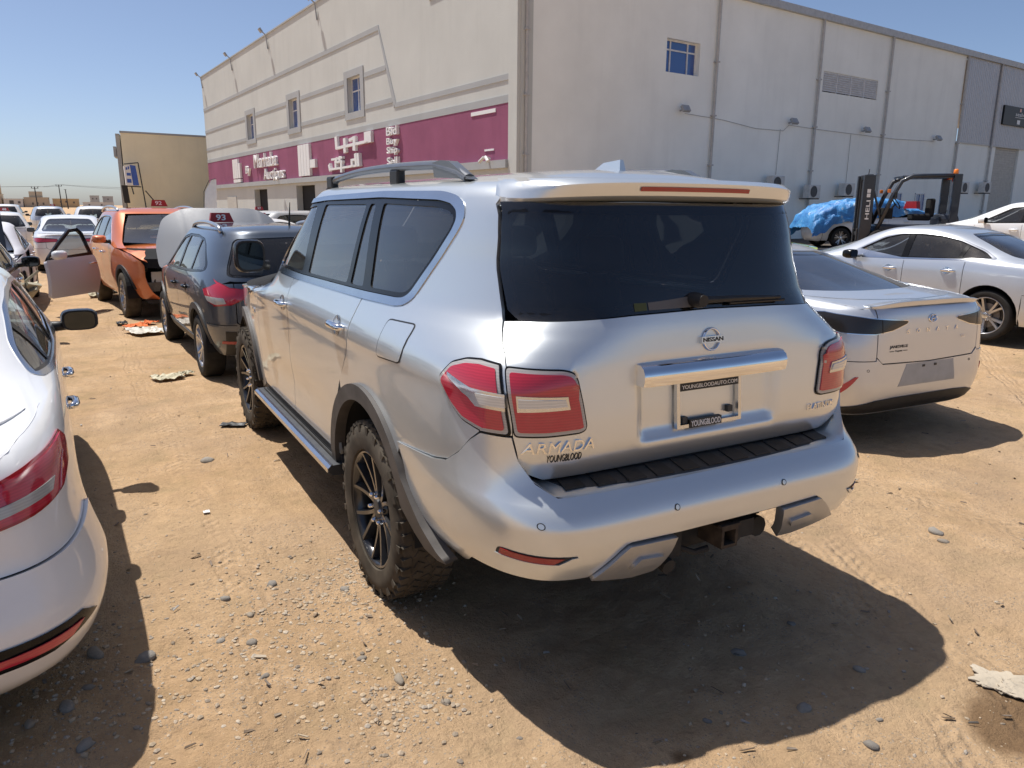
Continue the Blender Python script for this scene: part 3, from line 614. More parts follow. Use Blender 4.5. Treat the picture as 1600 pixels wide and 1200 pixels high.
for k in (-1, 1):
    o = MB().tube(wire((p1[0]-70, p1[1]-10, h1-.6), (p1[0]+k*.9, p1[1], h1+.1), .5), .045, 4); o.tube(wire((p1[0]+k*.9, p1[1], h1+.1), (p2[0]+k*.9, p2[1], h2+.1), .4), .045, 4); o.tube(wire((p2[0]+k*.9, p2[1], h2+.1), (p2[0]+45, p2[1]-60, h2-1.5+k*.6), .8), .045, 4)
    tag(o.build('power_line', 'steel_dark'), '%s overhead power line strung between the utility poles' % ('left' if k < 0 else 'right'), 'cable', 'power lines over the lot')
# ---------------------------------------------------------------- car surfaces
class Shell:
    """stack of rounded plan contours: rows (z, half width, rear y, front y, rear squareness, front squareness)"""
    def __init__(s, ym, rows, rel=None, nref=5.):
        r = np.array(rows, float); z = r[:, 0]; s.ym = ym; s.z0, s.z1 = z[0], z[-1]
        s.w, s.yr, s.yf, s.nr, s.nf = (pchip(z, r[:, i]) for i in range(1, 6)); s.rel = rel
        zm = z[len(z)//3]; w, Lr, Lf = float(s.w(zm)), ym-float(s.yr(zm)), float(s.yf(zm))-ym
        psi = np.linspace(0, math.pi, 1600); sn, cs = np.sin(psi), np.cos(psi); k = (np.abs(sn)**nref+np.abs(cs)**nref)**(-1/nref)
        X = w*k*sn; Y = -k*cs*np.where(cs > 0, Lr, Lf); s.psi = psi; s.U = np.concatenate([[0], np.cumsum(np.hypot(np.diff(X), np.diff(Y)))]); s.umax = s.U[-1]
    def f(s, u, z):
        u = np.asarray(u, float); z = np.asarray(z, float); sg = np.where(u < 0, -1., 1.); p = np.interp(np.abs(u), s.U, s.psi); sn, cs = np.sin(p), np.cos(p)
        n = np.where(cs > 0, s.nr(z), s.nf(z)); k = (np.abs(sn)**n+np.abs(cs)**n)**(-1/n); w = s.w(z); L = np.where(cs > 0, s.ym-s.yr(z), s.yf(z)-s.ym)
        x = sg*w*k*sn; y = s.ym-k*cs*L
        if s.rel is not None:
            gx = sg*(np.abs(k*sn)**(n-1))/w; gy = -np.sign(cs)*(np.abs(k*cs)**(n-1))/L; g = np.hypot(gx, gy)+1e-9; d = s.rel(x, y, z); x = x+d*gx/g; y = y+d*gy/g
        return np.stack([x, y, np.broadcast_to(z, x.shape)], -1)
    def _u(s, a, b): return np.interp(np.arctan2(a, b), s.psi, s.U)
    def uS(s, y, z):
        r = y < s.ym; b = (s.ym-y)/(s.ym-float(s.yr(z))) if r else (y-s.ym)/(float(s.yf(z))-s.ym); n = float(s.nr(z) if r else s.nf(z)); b = min(b, .9995); a = (1-b**n)**(1/n); return float(s._u(a, b if r else -b))
    def uB(s, x, z): n = float(s.nr(z)); a = min(abs(x)/float(s.w(z)), .9995); return float(s._u(a, (1-a**n)**(1/n)))*(1 if x >= 0 else -1)
    def uF(s, x, z): n = float(s.nf(z)); a = min(abs(x)/float(s.w(z)), .9995); return float(s._u(a, -(1-a**n)**(1/n)))*(1 if x >= 0 else -1)
    def poly(s, pts, sg=-1, res=.04):
        """[('S',y,z)|('B',x,z)|('F',x,z)] -> (u,z) outline; sg picks the car's left (-1) or right (+1)"""
        out = []; n = len(pts)
        cv = lambda k, v, z: (sg*s.uS(v, z)) if k == 'S' else (s.uB(sg*v, z) if k == 'B' else s.uF(sg*v, z))
        for i in range(n):
            (k0, v0, z0), (k1, v1, z1) = pts[i], pts[(i+1) % n]; m = max(1, int(math.ceil(math.hypot(v1-v0, z1-z0)/res))) if k0 == k1 else 6
            for j in range(m):
                t = j/m
                if k0 == k1: out.append((cv(k0, v0+(v1-v0)*t, z0+(z1-z0)*t), z0+(z1-z0)*t))
                else: a = cv(k0, v0, z0); b = cv(k1, v1, z1); out.append((a+(b-a)*t, z0+(z1-z0)*t))
        return out
    def rear(s, x, z, off=0.):
        x = np.asarray(x, float); z = np.asarray(z, float); xx, zz = np.broadcast_arrays(x, z); u = np.array([s.uB(a, b) for a, b in zip(xx.ravel(), zz.ravel())]).reshape(xx.shape)
        p = s.f(u, zz); e = 2e-3; t = s.f(u+e, zz)-s.f(u-e, zz); q = s.f(u, zz+e)-s.f(u, zz-e); n = np.cross(t, q); n /= np.linalg.norm(n, axis=-1, keepdims=True); n = np.where(n[..., 1:2] > 0, -n, n); return p+n*np.expand_dims(np.broadcast_to(off, xx.shape), -1)
    def side(s, y, z, off=0., sg=-1):
        y = np.asarray(y, float); z = np.asarray(z, float); yy, zz = np.broadcast_arrays(y, z); u = sg*np.array([s.uS(a, b) for a, b in zip(yy.ravel(), zz.ravel())]).reshape(yy.shape)
        p = s.f(u, zz); e = 2e-3; n = np.cross(s.f(u+e, zz)-s.f(u-e, zz), s.f(u, zz+e)-s.f(u, zz-e)); n /= np.linalg.norm(n, axis=-1, keepdims=True); n = np.where(n[..., :1]*sg < 0, -n, n); return p+n*np.expand_dims(np.broadcast_to(off, yy.shape), -1)
    def front(s, x, z, off=0.):
        x = np.asarray(x, float); z = np.asarray(z, float); xx, zz = np.broadcast_arrays(x, z); u = np.array([s.uF(a, b) for a, b in zip(xx.ravel(), zz.ravel())]).reshape(xx.shape); p = s.f(u, zz); p[..., 1] += off; return p
def roof_mesh(S, name, z0, h, mat, parent, m=2.6, nu=150, rows=9, mod=None, off=0.):
    us = np.linspace(-S.umax*.9999, S.umax*.9999, nu, endpoint=False); V = []; Nn = []; e = 2e-3
    for z in np.linspace(z0, S.z1-.001, rows):
        P = S.f(us, np.full(nu, z)); n = np.cross(S.f(us+e, np.full(nu, z))-S.f(us-e, np.full(nu, z)), S.f(us, np.full(nu, z+e))-S.f(us, np.full(nu, z-e))); n /= np.linalg.norm(n, axis=1, keepdims=True)
        n = np.where((np.sum(n[:, :2]*(P[:, :2]-np.array([0, S.ym])), 1) < 0)[:, None], -n, n); V += list(P+off*n)
    rim = np.array(V[-nu:]); cy = rim[:, 1].clip(float(S.yr(S.z1))+.35, float(S.yf(S.z1))-.35); ks = [.97, .92, .85, .75, .6, .42, .22, 0.]
    for k in ks:
        x = rim[:, 0]*k; y = cy+(rim[:, 1]-cy)*k; z = rim[:, 2]+h*(1-k**m)
        V += [(a, b, c) for a, b, c in zip(x, y, z)]
    R = rows+len(ks); F = [(i*nu+j, i*nu+(j+1) % nu, (i+1)*nu+(j+1) % nu, (i+1)*nu+j) for i in range(R-1) for j in range(nu)]
    V = [tuple(v) for v in V]
    if mod: V = [mod(*v) for v in V]
    o = mesh_obj(name, V, F, mat, parent, True); bm = bmesh.new(); bm.from_mesh(o.data); bmesh.ops.remove_doubles(bm, verts=bm.verts[:], dist=1e-4); bmesh.ops.recalc_face_normals(bm, faces=bm.faces[:])
    up = sum(f.normal.z for f in bm.faces)
    if up < 0: bmesh.ops.reverse_faces(bm, faces=bm.faces[:])
    bm.to_mesh(o.data); bm.free(); o.data.polygons.foreach_set('use_smooth', [True]*len(o.data.polygons)); return o
def arc(cy, cz, r, a0, a1, n=18, rz=None):
    return [(cy+r*math.cos(rad(a0+(a1-a0)*i/n)), cz+(rz or r)*math.sin(rad(a0+(a1-a0)*i/n))) for i in range(n+1)]

# ---------------------------------------------------------------- wheels (axle along X, outer face towards -X, origin at hub centre)
def make_wheel(parent, R, rim, width, style, tyre_mat='rubber', seg=40):
    hw = width/2; root_mb = MB()
    root_mb.lathe([(-hw*.35, rim*.97), (hw*.9, rim*.97)], seg); root_mb.lathe([(-hw*.1, .0), (-hw*.1, rim*.98)], seg)
    dark = style in ('armada', 'altima', 'rogue', 'kicks', 'dark')
    root = root_mb.build('wheel', 'dark_alloy', parent, smooth=True)
    disc = MB().lathe([(-.015, .0), (-.02, rim*.30), (-.005, rim*.32), (-.005, rim*.66), (.02, rim*.66)], 28).build('brake_disc', 'brake_steel', root, auto=40); disc.location.x = -hw*.2
    t = MB(); sh = .022 if style == 'armada' else .012
    prof = [(-hw*.80, rim*1.0), (-hw*.95, rim*1.03), (-hw*1.02, rim+(R-rim)*.40), (-hw*.98, rim+(R-rim)*.72), (-hw*.86, R-sh), (-hw*.72, R-sh*.4), (-hw*.3, R-sh*.25), (0, R-sh*.2), (hw*.3, R-sh*.25), (hw*.72, R-sh*.4), (hw*.86, R-sh), (hw*.98, rim+(R-rim)*.7), (hw*.95, rim*1.03), (hw*.8, rim)]
    t.lathe(prof, 56)
    nb = 46 if style == 'armada' else 0
    for k in range(nb):
        w0 = 2*math.pi*k/nb
        for j, (x, wx, ph, ln, tw) in enumerate(((-hw*.74, hw*.34, 0, .043, .25), (-hw*.34, hw*.30, .5, .040, -.5), (0, hw*.26, 0, .038, .5), (hw*.34, hw*.30, .5, .040, -.5), (hw*.74, hw*.34, 0, .043, -.25))):
            w = w0+ph*2*math.pi/nb; M3 = Matrix.Rotation(w, 3, 'X') @ Matrix.Rotation(tw, 3, 'Z')
            rr = R-.007 if abs(x) < hw*.5 else R-.011; c = Matrix.Rotation(w, 3, 'X') @ Vector((x, 0, rr)); v = []
            for dz in (-.012, .0065):
                kk = 1 if dz < 0 else .88
                for dx, dy in ((-1, -1), (1, -1), (1, 1), (-1, 1)): v.append(c + M3 @ Vector((dx*wx/2*kk, dy*ln/2*kk, dz)))
            t.add(v, [(4, 5, 6, 7), (0, 1, 5, 4), (1, 2, 6, 5), (2, 3, 7, 6), (3, 0, 4, 7)])
            if abs(x) > hw*.6 and k % 2 == 0:     # shoulder lug running down the sidewall
                sgn = -1 if x < 0 else 1; c = Matrix.Rotation(w, 3, 'X') @ Vector((sgn*hw*.96, 0, R-.036)); v = []
                for dx in (0, sgn*.006):
                    for dy, dz in ((-.012, -.018), (.012, -.018), (.016, .016), (-.016, .016)): v.append(c + Matrix.Rotation(w, 3, 'X') @ Vector((dx, dy, dz)))
                t.add(v, [(4, 5, 6, 7), (0, 1, 5, 4), (1, 2, 6, 5), (2, 3, 7, 6), (3, 0, 4, 7)])
    t.build('tyre', tyre_mat, root, auto=35)
    lip = 'alloy' if style not in ('armada', 'dark', 'cap') else 'dark_alloy'
    MB().lathe([(-hw*.80, rim*1.012), (-hw*.90, rim*1.0), (-hw*.90, rim*.965), (-hw*.60, rim*.93), (-hw*.3, rim*.92)], 48).build('rim', lip, root, smooth=True)
    cfg = {'armada': (6, True, .017, 'dark_alloy'), 'altima': (5, True, .026, 'alloy'), 'kicks': (5, True, .022, 'alloy'), 'rogue': (5, True, .02, 'alloy'), 'sedan': (10, False, .022, 'alloy'), 'dark': (5, True, .024, 'alloy')}.get(style, (7, False, .03, 'alloy'))
    ns, twin, sw, smat = cfg; sp = MB(); r0, r1 = rim*.20, rim*.945
    for sgn in ((-1, 1) if twin else (0,)):
        a0 = sgn*.10; a1 = sgn*(.26 if style == 'armada' else .20)
        pts = []
        for i in range(6):
            q = i/5; r = r0+(r1-r0)*q; a = a0+(a1-a0)*q**.8; x = -hw*.62-hw*.22*q**1.6; pts.append((x, r*math.sin(a), r*math.cos(a), sw*(1.0-.1*q)))
        v = []
        for x, y, z, w in pts:
            v += [(x-.004, y-w*.55, z), (x-.004, y+w*.55, z), (x+.035, y+w, z), (x+.035, y-w, z)]
        sp.add(v, [(4*i+j, 4*i+(j+1) % 4, 4*i+4+(j+1) % 4, 4*i+4+j) for i in range(5) for j in range(4)]+[(0, 1, 2, 3)])
    s0 = sp.build('spoke', smat, root, auto=50)
    for k in range(1, ns):
        s = s0.copy(); COL.objects.link(s); s.parent = root; s.rotation_euler = (2*math.pi*k/ns, 0, 0)
    MB().lathe([(-hw*.50, rim*.30), (-hw*.60, rim*.28), (-hw*.64, rim*.24), (-hw*.62, rim*.17)], 24).build('hub', smat, root, smooth=True)
    MB().lathe([(-hw*.60, rim*.19), (-hw*.70, rim*.16), (-hw*.72, rim*.12), (-hw*.72, .001)], 20).build('hub_cap', 'dark_plastic' if style == 'armada' else 'satin_chrome', root, auto=40)
    if style in ('armada', 'altima'):
        nl = 6 if style == 'armada' else 5; g = MB()
        for k in range(nl):
            w = 2*math.pi*(k+.5)/nl; g.lathe([(-hw*.58, .012), (-hw*.78, .011), (-hw*.82, .007), (-hw*.82, .0005)], 6, 'X', (0, rim*.255*math.sin(w), rim*.255*math.cos(w)))
        g.build('lug_nuts', 'chrome', root, auto=40)
    return root
def four_wheels(parent, xo, ys, R, rim, width, style, tyre_mat='rubber', steer=0., sink=.012):
    w0 = make_wheel(parent, R, rim, width, style, tyre_mat); first = True; cx = xo-width/2
    for y in ys:
        for sg in (-1, 1):
            w = w0 if first else copy_tree(w0, parent); first = False
            w.location = (sg*cx, y, R-sink); w.rotation_euler = (random.uniform(0, 6), 0, 0) if sg < 0 else (random.uniform(0, 6), 0, math.pi)
def well(parent, xo, y, z, r, depth=.34):
    """dark wheel housing, both sides"""
    for sg in (-1, 1):
        mb = MB(); pts = arc(y, z, r, -4, 184, 20); n = len(pts); v = [(sg*xo, a, b) for a, b in pts]+[(sg*(xo-depth), a, b) for a, b in pts]
        mb.add(v, [(i, i+1, i+1+n, i+n) for i in range(n-1)]+[tuple(range(n, 2*n))])
        mb.build('wheel_housing', 'cabin', parent)
def seat(parent, x, y, z, mat='seat_cloth', head=True, w=.50):
    mb = MB(); mb.bbox((x, y+.02, z+.14), (w, .50, .16), .05); mb.bbox((x, y-.26, z+.48), (w*.94, .15, .62), .06, rx=rad(-14)); o = mb.build('seat', mat, parent, auto=50)
    if head:
        mb = MB(); mb.bbox((x, y-.37, z+.90), (.27, .11, .19), .05, rx=rad(-10)); mb.tube([(x-.06, y-.36, z+.74), (x-.06, y-.37, z+.86)], .008, 6); mb.tube([(x+.06, y-.36, z+.74), (x+.06, y-.37, z+.86)], .008, 6); mb.build('headrest', mat, o, auto=50)
def steering(parent, x, y, z):
    mb = MB(); pts = [(x+.185*math.cos(a), y-.05*math.sin(a)*1.0, z+.175*math.sin(a)) for a in np.linspace(0, 2*math.pi, 25)]; mb.tube(pts, .016, 6, False); mb.box((x, y, z), (.34, .03, .05)); mb.tube([(x, y, z), (x, y+.35, z-.12)], .03, 6); mb.build('steering_wheel', 'cabin', parent)
def mirror(parent, S, y, z, mat, sg, w=.23, h=.16, out=.10, x0=None, inner='black_trim', facing=-1):
    """door mirror: cap, glass facing back, arm"""
    bx = sg*(abs(float(S.side(np.array(y), np.array(z))[0])) if x0 is None else x0); cx = bx+sg*(out+w/2)
    V = []; F = []; nu = 20; secs = [(-.055, .93, .93), (-.02, 1.0, 1.0), (.03, .97, .97), (.08, .78, .78), (.11, .42, .5), (.12, .05, .06)]
    for d, kx, kz in secs:
        for j in range(nu):
            a = 2*math.pi*j/nu; c, s_ = math.cos(a), math.sin(a); e = 2/3.6; V.append((cx+kx*w/2*math.copysign(abs(c)**e, c), y+d, z+kz*h/2*math.copysign(abs(s_)**e, s_)))
    F = [(i*nu+j, i*nu+(j+1) % nu, (i+1)*nu+(j+1) % nu, (i+1)*nu+j) for i in range(len(secs)-1) for j in range(nu)]
    o = mesh_obj('door_mirror', V, F, mat, parent, True)
    V2 = [(x, y-.0555+.001, zz) for x, _, zz in V[:nu]]; mesh_obj('mirror_rim', V2, [tuple(range(nu))], inner, o)
    k = .86; V3 = [(cx+(x-cx)*k, y-.062, z+(zz-z)*k) for x, _, zz in V[:nu]]; mesh_obj('mirror_glass', V3, [tuple(range(nu))], 'mirror_face', o)
    MB().tube([(bx-sg*.03, y+.03, z-h*.30), (cx-sg*w*.25, y+.02, z-h*.28)], [.035, .028], 8).build('mirror_arm', inner, o, smooth=True)
    return o
m, t, b = _base('mirror_face'); setp(b, Metallic=1., Roughness=.04, Base_Color=(.05, .056, .062, 1))
def handle(parent, S, y, z, sg, mat='chrome', ln=.21):
    p = S.side(np.linspace(y-ln/2, y+ln/2, 9), np.full(9, z), .0, sg); q = S.side(np.linspace(y-ln/2, y+ln/2, 9), np.full(9, z), .030, sg); pts = [p[0]]+[p[i]*(1-k)+q[i]*k for i, k in zip(range(1, 8), (.75, .95, 1, 1, 1, .95, .75))]+[p[8]]
    o = MB().tube([tuple(a) for a in pts], [.012, .017, .019, .019, .019, .019, .019, .017, .012], 8).build('door_handle', mat, parent, smooth=True)
    n = 14; ring = [(y+.02+.060*math.cos(a), z+.048*math.sin(a)) for a in np.linspace(0, 2*math.pi, n, endpoint=False)]; c = S.side(np.array([r[0] for r in ring]), np.array([r[1] for r in ring]), .002, sg)
    mesh_obj('handle_cup', list(c), [tuple(range(n))], 'satin_chrome' if mat == 'chrome' else mat, o); return o
lens('bulb_lens', (.70, .68, .62))
plain('skid_silver', (.46, .465, .47), .38, metal=.7, var=.1); plain('chassis', (.022, .021, .020), .8, var=.4, scale=12); plain('rusty', (.055, .040, .028), .8, metal=.2, var=.45, scale=30)
plain('rail_grey', (.13, .135, .145), .38, metal=.5, coat=.3)
# ---------------------------------------------------------------- big silver SUV in the middle
def relA(x, y, z):
    # licence-plate recess in the tailgate, door-side crease and a gentle haunch over the rear wheel
    rx = 1/(1+np.exp((np.abs(x)-.325)/.008)); rz = 1/(1+np.exp(-(z-.972)/.008)); d = -.032*rx*rz/(1+np.exp((z-1.215)/.01))*(y < 0)
    side = (np.abs(x) > .6)
    d = d + side*(.010*np.exp(-((z-1.20)/.055)**2) - .012*np.exp(-((z-.70)/.10)**2)*np.exp(-((y-1.5)/.8)**4))
    return d
S = Shell(1.3, [(.30, .88, -1.02, 3.85, 8, 4), (.45, .915, -1.10, 3.93, 8.5, 4), (.65, .932, -1.10, 3.98, 9, 4.2), (.84, .939, -1.098, 3.99, 9, 4.3), (.88, .940, -1.122, 4.0, 9, 4.4), (.93, .9405, -1.150, 4.0, 9, 4.4), (.98, .941, -1.160, 4.0, 9, 4.4), (1.05, .941, -1.157, 3.99, 9, 4.4), (1.16, .938, -1.147, 3.97, 9, 4.4), (1.19, .934, -1.144, 3.2, 8.8, 4.2), (1.25, .925, -1.138, 2.62, 8.2, 4), (1.30, .908, -1.132, 2.53, 7, 4),
 (1.36, .882, -1.124, 2.45, 5.6, 4), (1.42, .862, -1.11, 2.36, 4.9, 4.2), (1.55, .826, -1.068, 2.12, 5, 4.4), (1.68, .786, -1.018, 1.88, 5.8, 4.6), (1.78, .748, -.978, 1.72, 6.5, 4.8), (1.82, .728, -.952, 1.66, 6.5, 5), (1.845, .703, -.915, 1.6, 6, 5), (1.862, .668, -.865, 1.54, 5.5, 5), (1.872, .628, -.80, 1.47, 5, 5)], relA)
SBm = Shell(1.3, [(.44, .82, -1.14, 3.8, 8, 4), (.50, .880, -1.215, 3.8, 8.6, 4), (.56, .910, -1.262, 3.8, 8.6, 4), (.63, .924, -1.288, 3.8, 8.8, 4), (.70, .932, -1.298, 3.8, 8.8, 4), (.745, .936, -1.297, 3.8, 8.8, 4), (.78, .940, -1.284, 3.8, 8.7, 4), (.81, .942, -1.262, 3.8, 8.6, 4), (.838, .944, -1.236, 3.8, 8.4, 4), (.88, .9445, -1.205, 3.8, 8.4, 4), (.97, .944, -1.170, 3.8, 8.7, 4), (1.05, .943, -1.159, 3.8, 9, 4)])
A = thing('silver_suv', 'large dusty silver SUV with black wheels parked in the middle, seen from behind', 'car')
SIL = 'silver_paint'; ctr = (0, 1.2, .9)
def pa(name, pts, mat, parent, sg=-1, sh=S, res=.045, rnd=None, **k):
    return patch(name, sh.poly(pts, sg), sh.f, mat, parent, res, **k)
G = .0035
arR = (.06, .42, .515); arF = (3.09, .42, .515)
for sg in (-1, 1):
    S_ = lambda pts: [('S', y, z) for y, z in pts]
    # front wing, doors
    a = [p for p in arc(arF[0], arF[1], arF[2], 178, 4, 20)]
    fen = pa('front_wing', S_([(2.41, .50)]+a+[(3.60, .50), (3.80, .62), (3.84, .90), (3.80, 1.06), (3.4, 1.115), (2.62, 1.165), (2.42, 1.20)]), SIL, A, sg)
    pa('front_door', S_([(1.463+G, .52), (2.41-2*G, .52), (2.42-2*G, 1.20), (2.25, 1.235), (2.05, 1.345), (1.463+G, 1.342)]), SIL, A, sg, res=.04)
    d2 = [(.505, .52), (1.463-G, .52), (1.463-G, 1.342), (.195, 1.352), (.24, 1.20), (.30, 1.07), (.42, .92), (.50, .80), (.535, .66)]
    pa('rear_door', S_(d2), SIL, A, sg, res=.04)
    pa('sill', S_([(.52, .40), (2.55, .40), (2.55, .512), (.52, .512)]), 'dark_plastic', A, sg, off=-.004)
    # rear quarter with D pillar, roof side and A pillar in one pressing
    arcq = [('S', y, z) for y, z in arc(arR[0], arR[1], arR[2], 140, 52, 12)]
    q = [('F', .80, 1.235), ('F', .755, 1.40), ('F', .70, 1.60), ('F', .645, 1.76), ('F', .60, 1.845), ('S', .6, 1.845), ('B', .58, 1.845), ('B', .60, 1.818), ('B', .662, 1.803), ('B', .680, 1.775), ('B', .690, 1.70), ('B', .708, 1.55), ('B', .722, 1.42), ('B', .735, 1.385), ('B', .775, 1.32), ('B', .797, 1.26), ('B', .803, 1.15), ('B', .803, 1.035), ('B', .87, 1.032), ('S', -.94, 1.0), ('S', -.88, .94), ('S', -.80, .888), ('S', -.70, .868), ('S', -.40, .842)]
    q += [c for c in arcq if c[1] > -.36 and c[1] < .40]+[('S', .41, .935), ('S', .29, 1.07), ('S', .23, 1.20), ('S', .185, 1.352), ('S', -.20, 1.362), ('S', -.27, 1.372), ('S', -.325, 1.40), ('S', -.45, 1.55), ('S', -.555, 1.675), ('S', -.58, 1.725), ('S', -.56, 1.77), ('S', -.49, 1.803), ('S', -.36, 1.821), ('S', .3, 1.830), ('S', 1.2, 1.818), ('S', 1.62, 1.80), ('S', 1.78, 1.765), ('S', 1.90, 1.62), ('S', 2.04, 1.40), ('S', 2.06, 1.352), ('S', 2.26, 1.242), ('S', 2.38, 1.235)]
    pa('quarter_panel', q, SIL, A, sg, res=.038, thick=.02)
    # window area: black frame, bright strip, glass
    dlo = [(2.035, 1.363), (1.3, 1.357), (.2, 1.370), (-.20, 1.378), (-.265, 1.388), (-.315, 1.412), (-.44, 1.556), (-.54, 1.675), (-.563, 1.725), (-.545, 1.764), (-.48, 1.793), (-.36, 1.809), (.3, 1.818), (1.2, 1.806), (1.61, 1.788), (1.765, 1.755), (1.885, 1.61)]
    out = [(2.05, 1.346), (1.3, 1.342), (.2, 1.353), (-.20, 1.362), (-.275, 1.373), (-.328, 1.40), (-.453, 1.55), (-.557, 1.675), (-.582, 1.725), (-.562, 1.773), (-.49, 1.805), (-.36, 1.823), (.3, 1.832), (1.2, 1.82), (1.615, 1.80), (1.775, 1.766), (1.90, 1.615)]
    inn = [(1.99, 1.385), (1.3, 1.379), (.2, 1.391), (-.19, 1.399), (-.245, 1.405), (-.29, 1.428), (-.415, 1.566), (-.508, 1.676), (-.527, 1.72), (-.512, 1.748), (-.46, 1.772), (-.355, 1.786), (.3, 1.800), (1.2, 1.790), (1.595, 1.772), (1.735, 1.742), (1.855, 1.60)]
    out = rounded(out, .07, 5); inn = rounded(inn, .06, 5)
    tr = pa('window_trim', S_(out), 'satin_chrome', A, sg, res=.05, holes=[S.poly(S_(inset(inn, -.004)), sg)], off=.004, thick=.014)
    gl = [([(1.945, 1.395), (1.33, 1.388), (1.36, 1.775), (1.585, 1.757), (1.705, 1.728), (1.83, 1.585)], 'clear_glass'), ([(1.215, 1.389), (.475, 1.395), (.475, 1.782), (1.21, 1.780)], 'green_glass'), ([(.435, 1.396), (.235, 1.398), (.345, 1.784), (.435, 1.784)], 'tint_glass'), ([(.155, 1.403), (-.185, 1.411), (-.235, 1.417), (-.275, 1.438), (-.40, 1.571), (-.492, 1.678), (-.508, 1.718), (-.495, 1.738), (-.45, 1.758), (-.35, 1.772), (.255, 1.786)], 'tint_glass')]
    fr = pa('window_frame', S_(inn), 'gloss_black', A, sg, res=.06, holes=[S.poly(S_(inset(rounded(g, .03), .006)), sg) for g, _ in gl], off=-.004, thick=.02)
    for g, mt in gl: pa('side_window', S_(rounded(g, .03)), mt, A, sg, res=.08, off=-.010, thick=.0)
    # wheel-arch mouldings
    for (cy, cz, r), tail in ((arR, True), (arF, False)):
        oy = arc(cy, cz, r+.046, 8, 172, 28)
        iy = arc(cy, cz, r-.028, 172, 8, 28)
        if tail:
            oy = [(cy+(r+.04), .44)]+arc(cy, cz, r+.044, 12, 150, 24)+[(-.50, .63), (-.585, .555), (-.70, .485), (-.765, .462)]; iy = [(-.70, .452), (-.60, .462), (-.52, .50)]+arc(cy, cz, r-.030, 162, 4, 26)+[(cy+r-.03, .44)]
        pa('wheel_arch_moulding', S_(oy+iy), 'flare_plastic', A, sg, res=.05, off=.022, thick=.055)
    # tail lamp on the body corner
    lo = [('B', .8035, 1.262), ('S', -.94, 1.270), ('S', -.88, 1.266), ('S', -.815, 1.245), ('S', -.765, 1.19), ('S', -.77, 1.165), ('S', -.83, 1.10), ('S', -.90, 1.055), ('S', -.98, 1.035), ('B', .87, 1.030), ('B', .8035, 1.032)]
    pc = S.poly(lo, sg, 10); po = rounded(pc, .018, 4); lamp = patch('tail_light', po, S.f, 'gloss_black', A, .03, off=.004, thick=.02)
    patch('lamp_border', rounded(inset(pc, .008), .014, 4), S.f, 'clear_lens', lamp, .03, off=.010, thick=.008)
    patch('red_lens', rounded(inset(pc, .020), .012, 4), S.f, 'red_lens', lamp, .03, off=.014, thick=.006)
    us = S.uB(.812, 1.15)*sg; ue = S.uS(-.835, 1.17)*sg; band_ = [(us, 1.172), (us+(ue-us)*.55, 1.178), (ue, 1.208), (ue, 1.196), (us+(ue-us)*.60, 1.148), (us+(ue-us)*.48, 1.121), (us, 1.117)]
    patch('lamp_bar', band_, S.f, 'satin_chrome', lamp, .03, off=.018, thick=.006); patch('indicator', [(us, 1.164), (us+(ue-us)*.46, 1.166), (us+(ue-us)*.40, 1.132), (us, 1.129)], S.f, 'bulb_lens', lamp, .03, off=.021, thick=.005)
    # bumper reflector, running board, mirror, handles
    handle(A, S, 1.56, 1.185, sg); handle(A, S, .40, 1.205, sg)
    mirror(A, S, 2.26, 1.43, 'gloss_black', sg, .205, .225, .0, x0=.895)
    if sg < 0:
        fd = rounded([(-.20, 1.315), (-.47, 1.325), (-.43, 1.165), (-.155, 1.150)], .035); pf = S.poly(S_(fd), sg)
        patch('fuel_flap', inset(pf, .006), S.f, SIL, A, .05, off=.0024, thick=.004); patch('flap_gap', pf, S.f, 'black_trim', A, .05, off=.0012, thick=0, holes=[inset(pf, .006)])
    ve = rounded([(2.53, 1.205), (2.78, 1.165), (2.74, 1.115), (2.57, 1.135)], .02); v_ = pa('side_vent', S_(ve), 'chrome', A, sg, off=.006, thick=.01); pa('vent_grille', S_(inset(ve, .016)), 'black_trim', v_, sg, off=.009, thick=.004)
    text_on('engine_badge', 'V8', lambda a, b, o: S.side(a, b, .002+np.asarray(o), sg), 2.62 if sg < 0 else 2.54, 1.0, .08, .04, 'chrome', A, .004, .02, flip=-1 if sg < 0 else 1)
    mb = MB(); n = 16; ys = np.linspace(.50, 2.42, n)
    prof = [(.80, .40), (.97, .415), (.992, .432), (.992, .452), (.965, .468), (.80, .472)]
    V = [(sg*x, y, z) for y in ys for x, z in prof]; mb.add(V, [(i*6+j, i*6+(j+1) % 6, (i+1)*6+(j+1) % 6, (i+1)*6+j) for i in range(n-1) for j in range(6)]+[tuple(range(6)), tuple(range((n-1)*6, n*6))]); rb = mb.build('running_board', 'dark_plastic', A, auto=30)
    mb = MB(); V = [(sg*x, y, z) for y in (.50, 2.42) for x, z in ((.968, .4695), (.994, .455), (.998, .455), (.998, .432), (.972, .474))]; mb.add(V, [(j, (j+1) % 5, 5+(j+1) % 5, 5+j) for j in range(5)]+[(0, 1, 2, 3, 4), (5, 6, 7, 8, 9)]); mb.build('bright_edge', 'satin_chrome', rb)
    for k in range(5): box_obj('tread_strip', (sg*(.845+.022*k), 1.46, .474), (.010, 1.84, .006), 'rubber', rb)
    # roof rail
    y0, y1 = -.40, 1.62; mb = MB(); ts = np.linspace(0, 1, 27); path = []
    for t_ in ts:
        y = y0+(y1-y0)*t_; lift = .054*min(1, (t_/.16)**.6 if t_ > 0 else 0)*min(1, ((1-t_)/.10)**.7 if t_ < 1 else 0); arch = 1.884+.022*math.sin(math.pi*min(1, t_*1.0))-.040*max(0, t_-.6)**2*4; path.append((sg*(.622-.012*t_), y, arch+lift-.012))
    mb.tube(path, [.020]*27, 8, sx=1.25); 
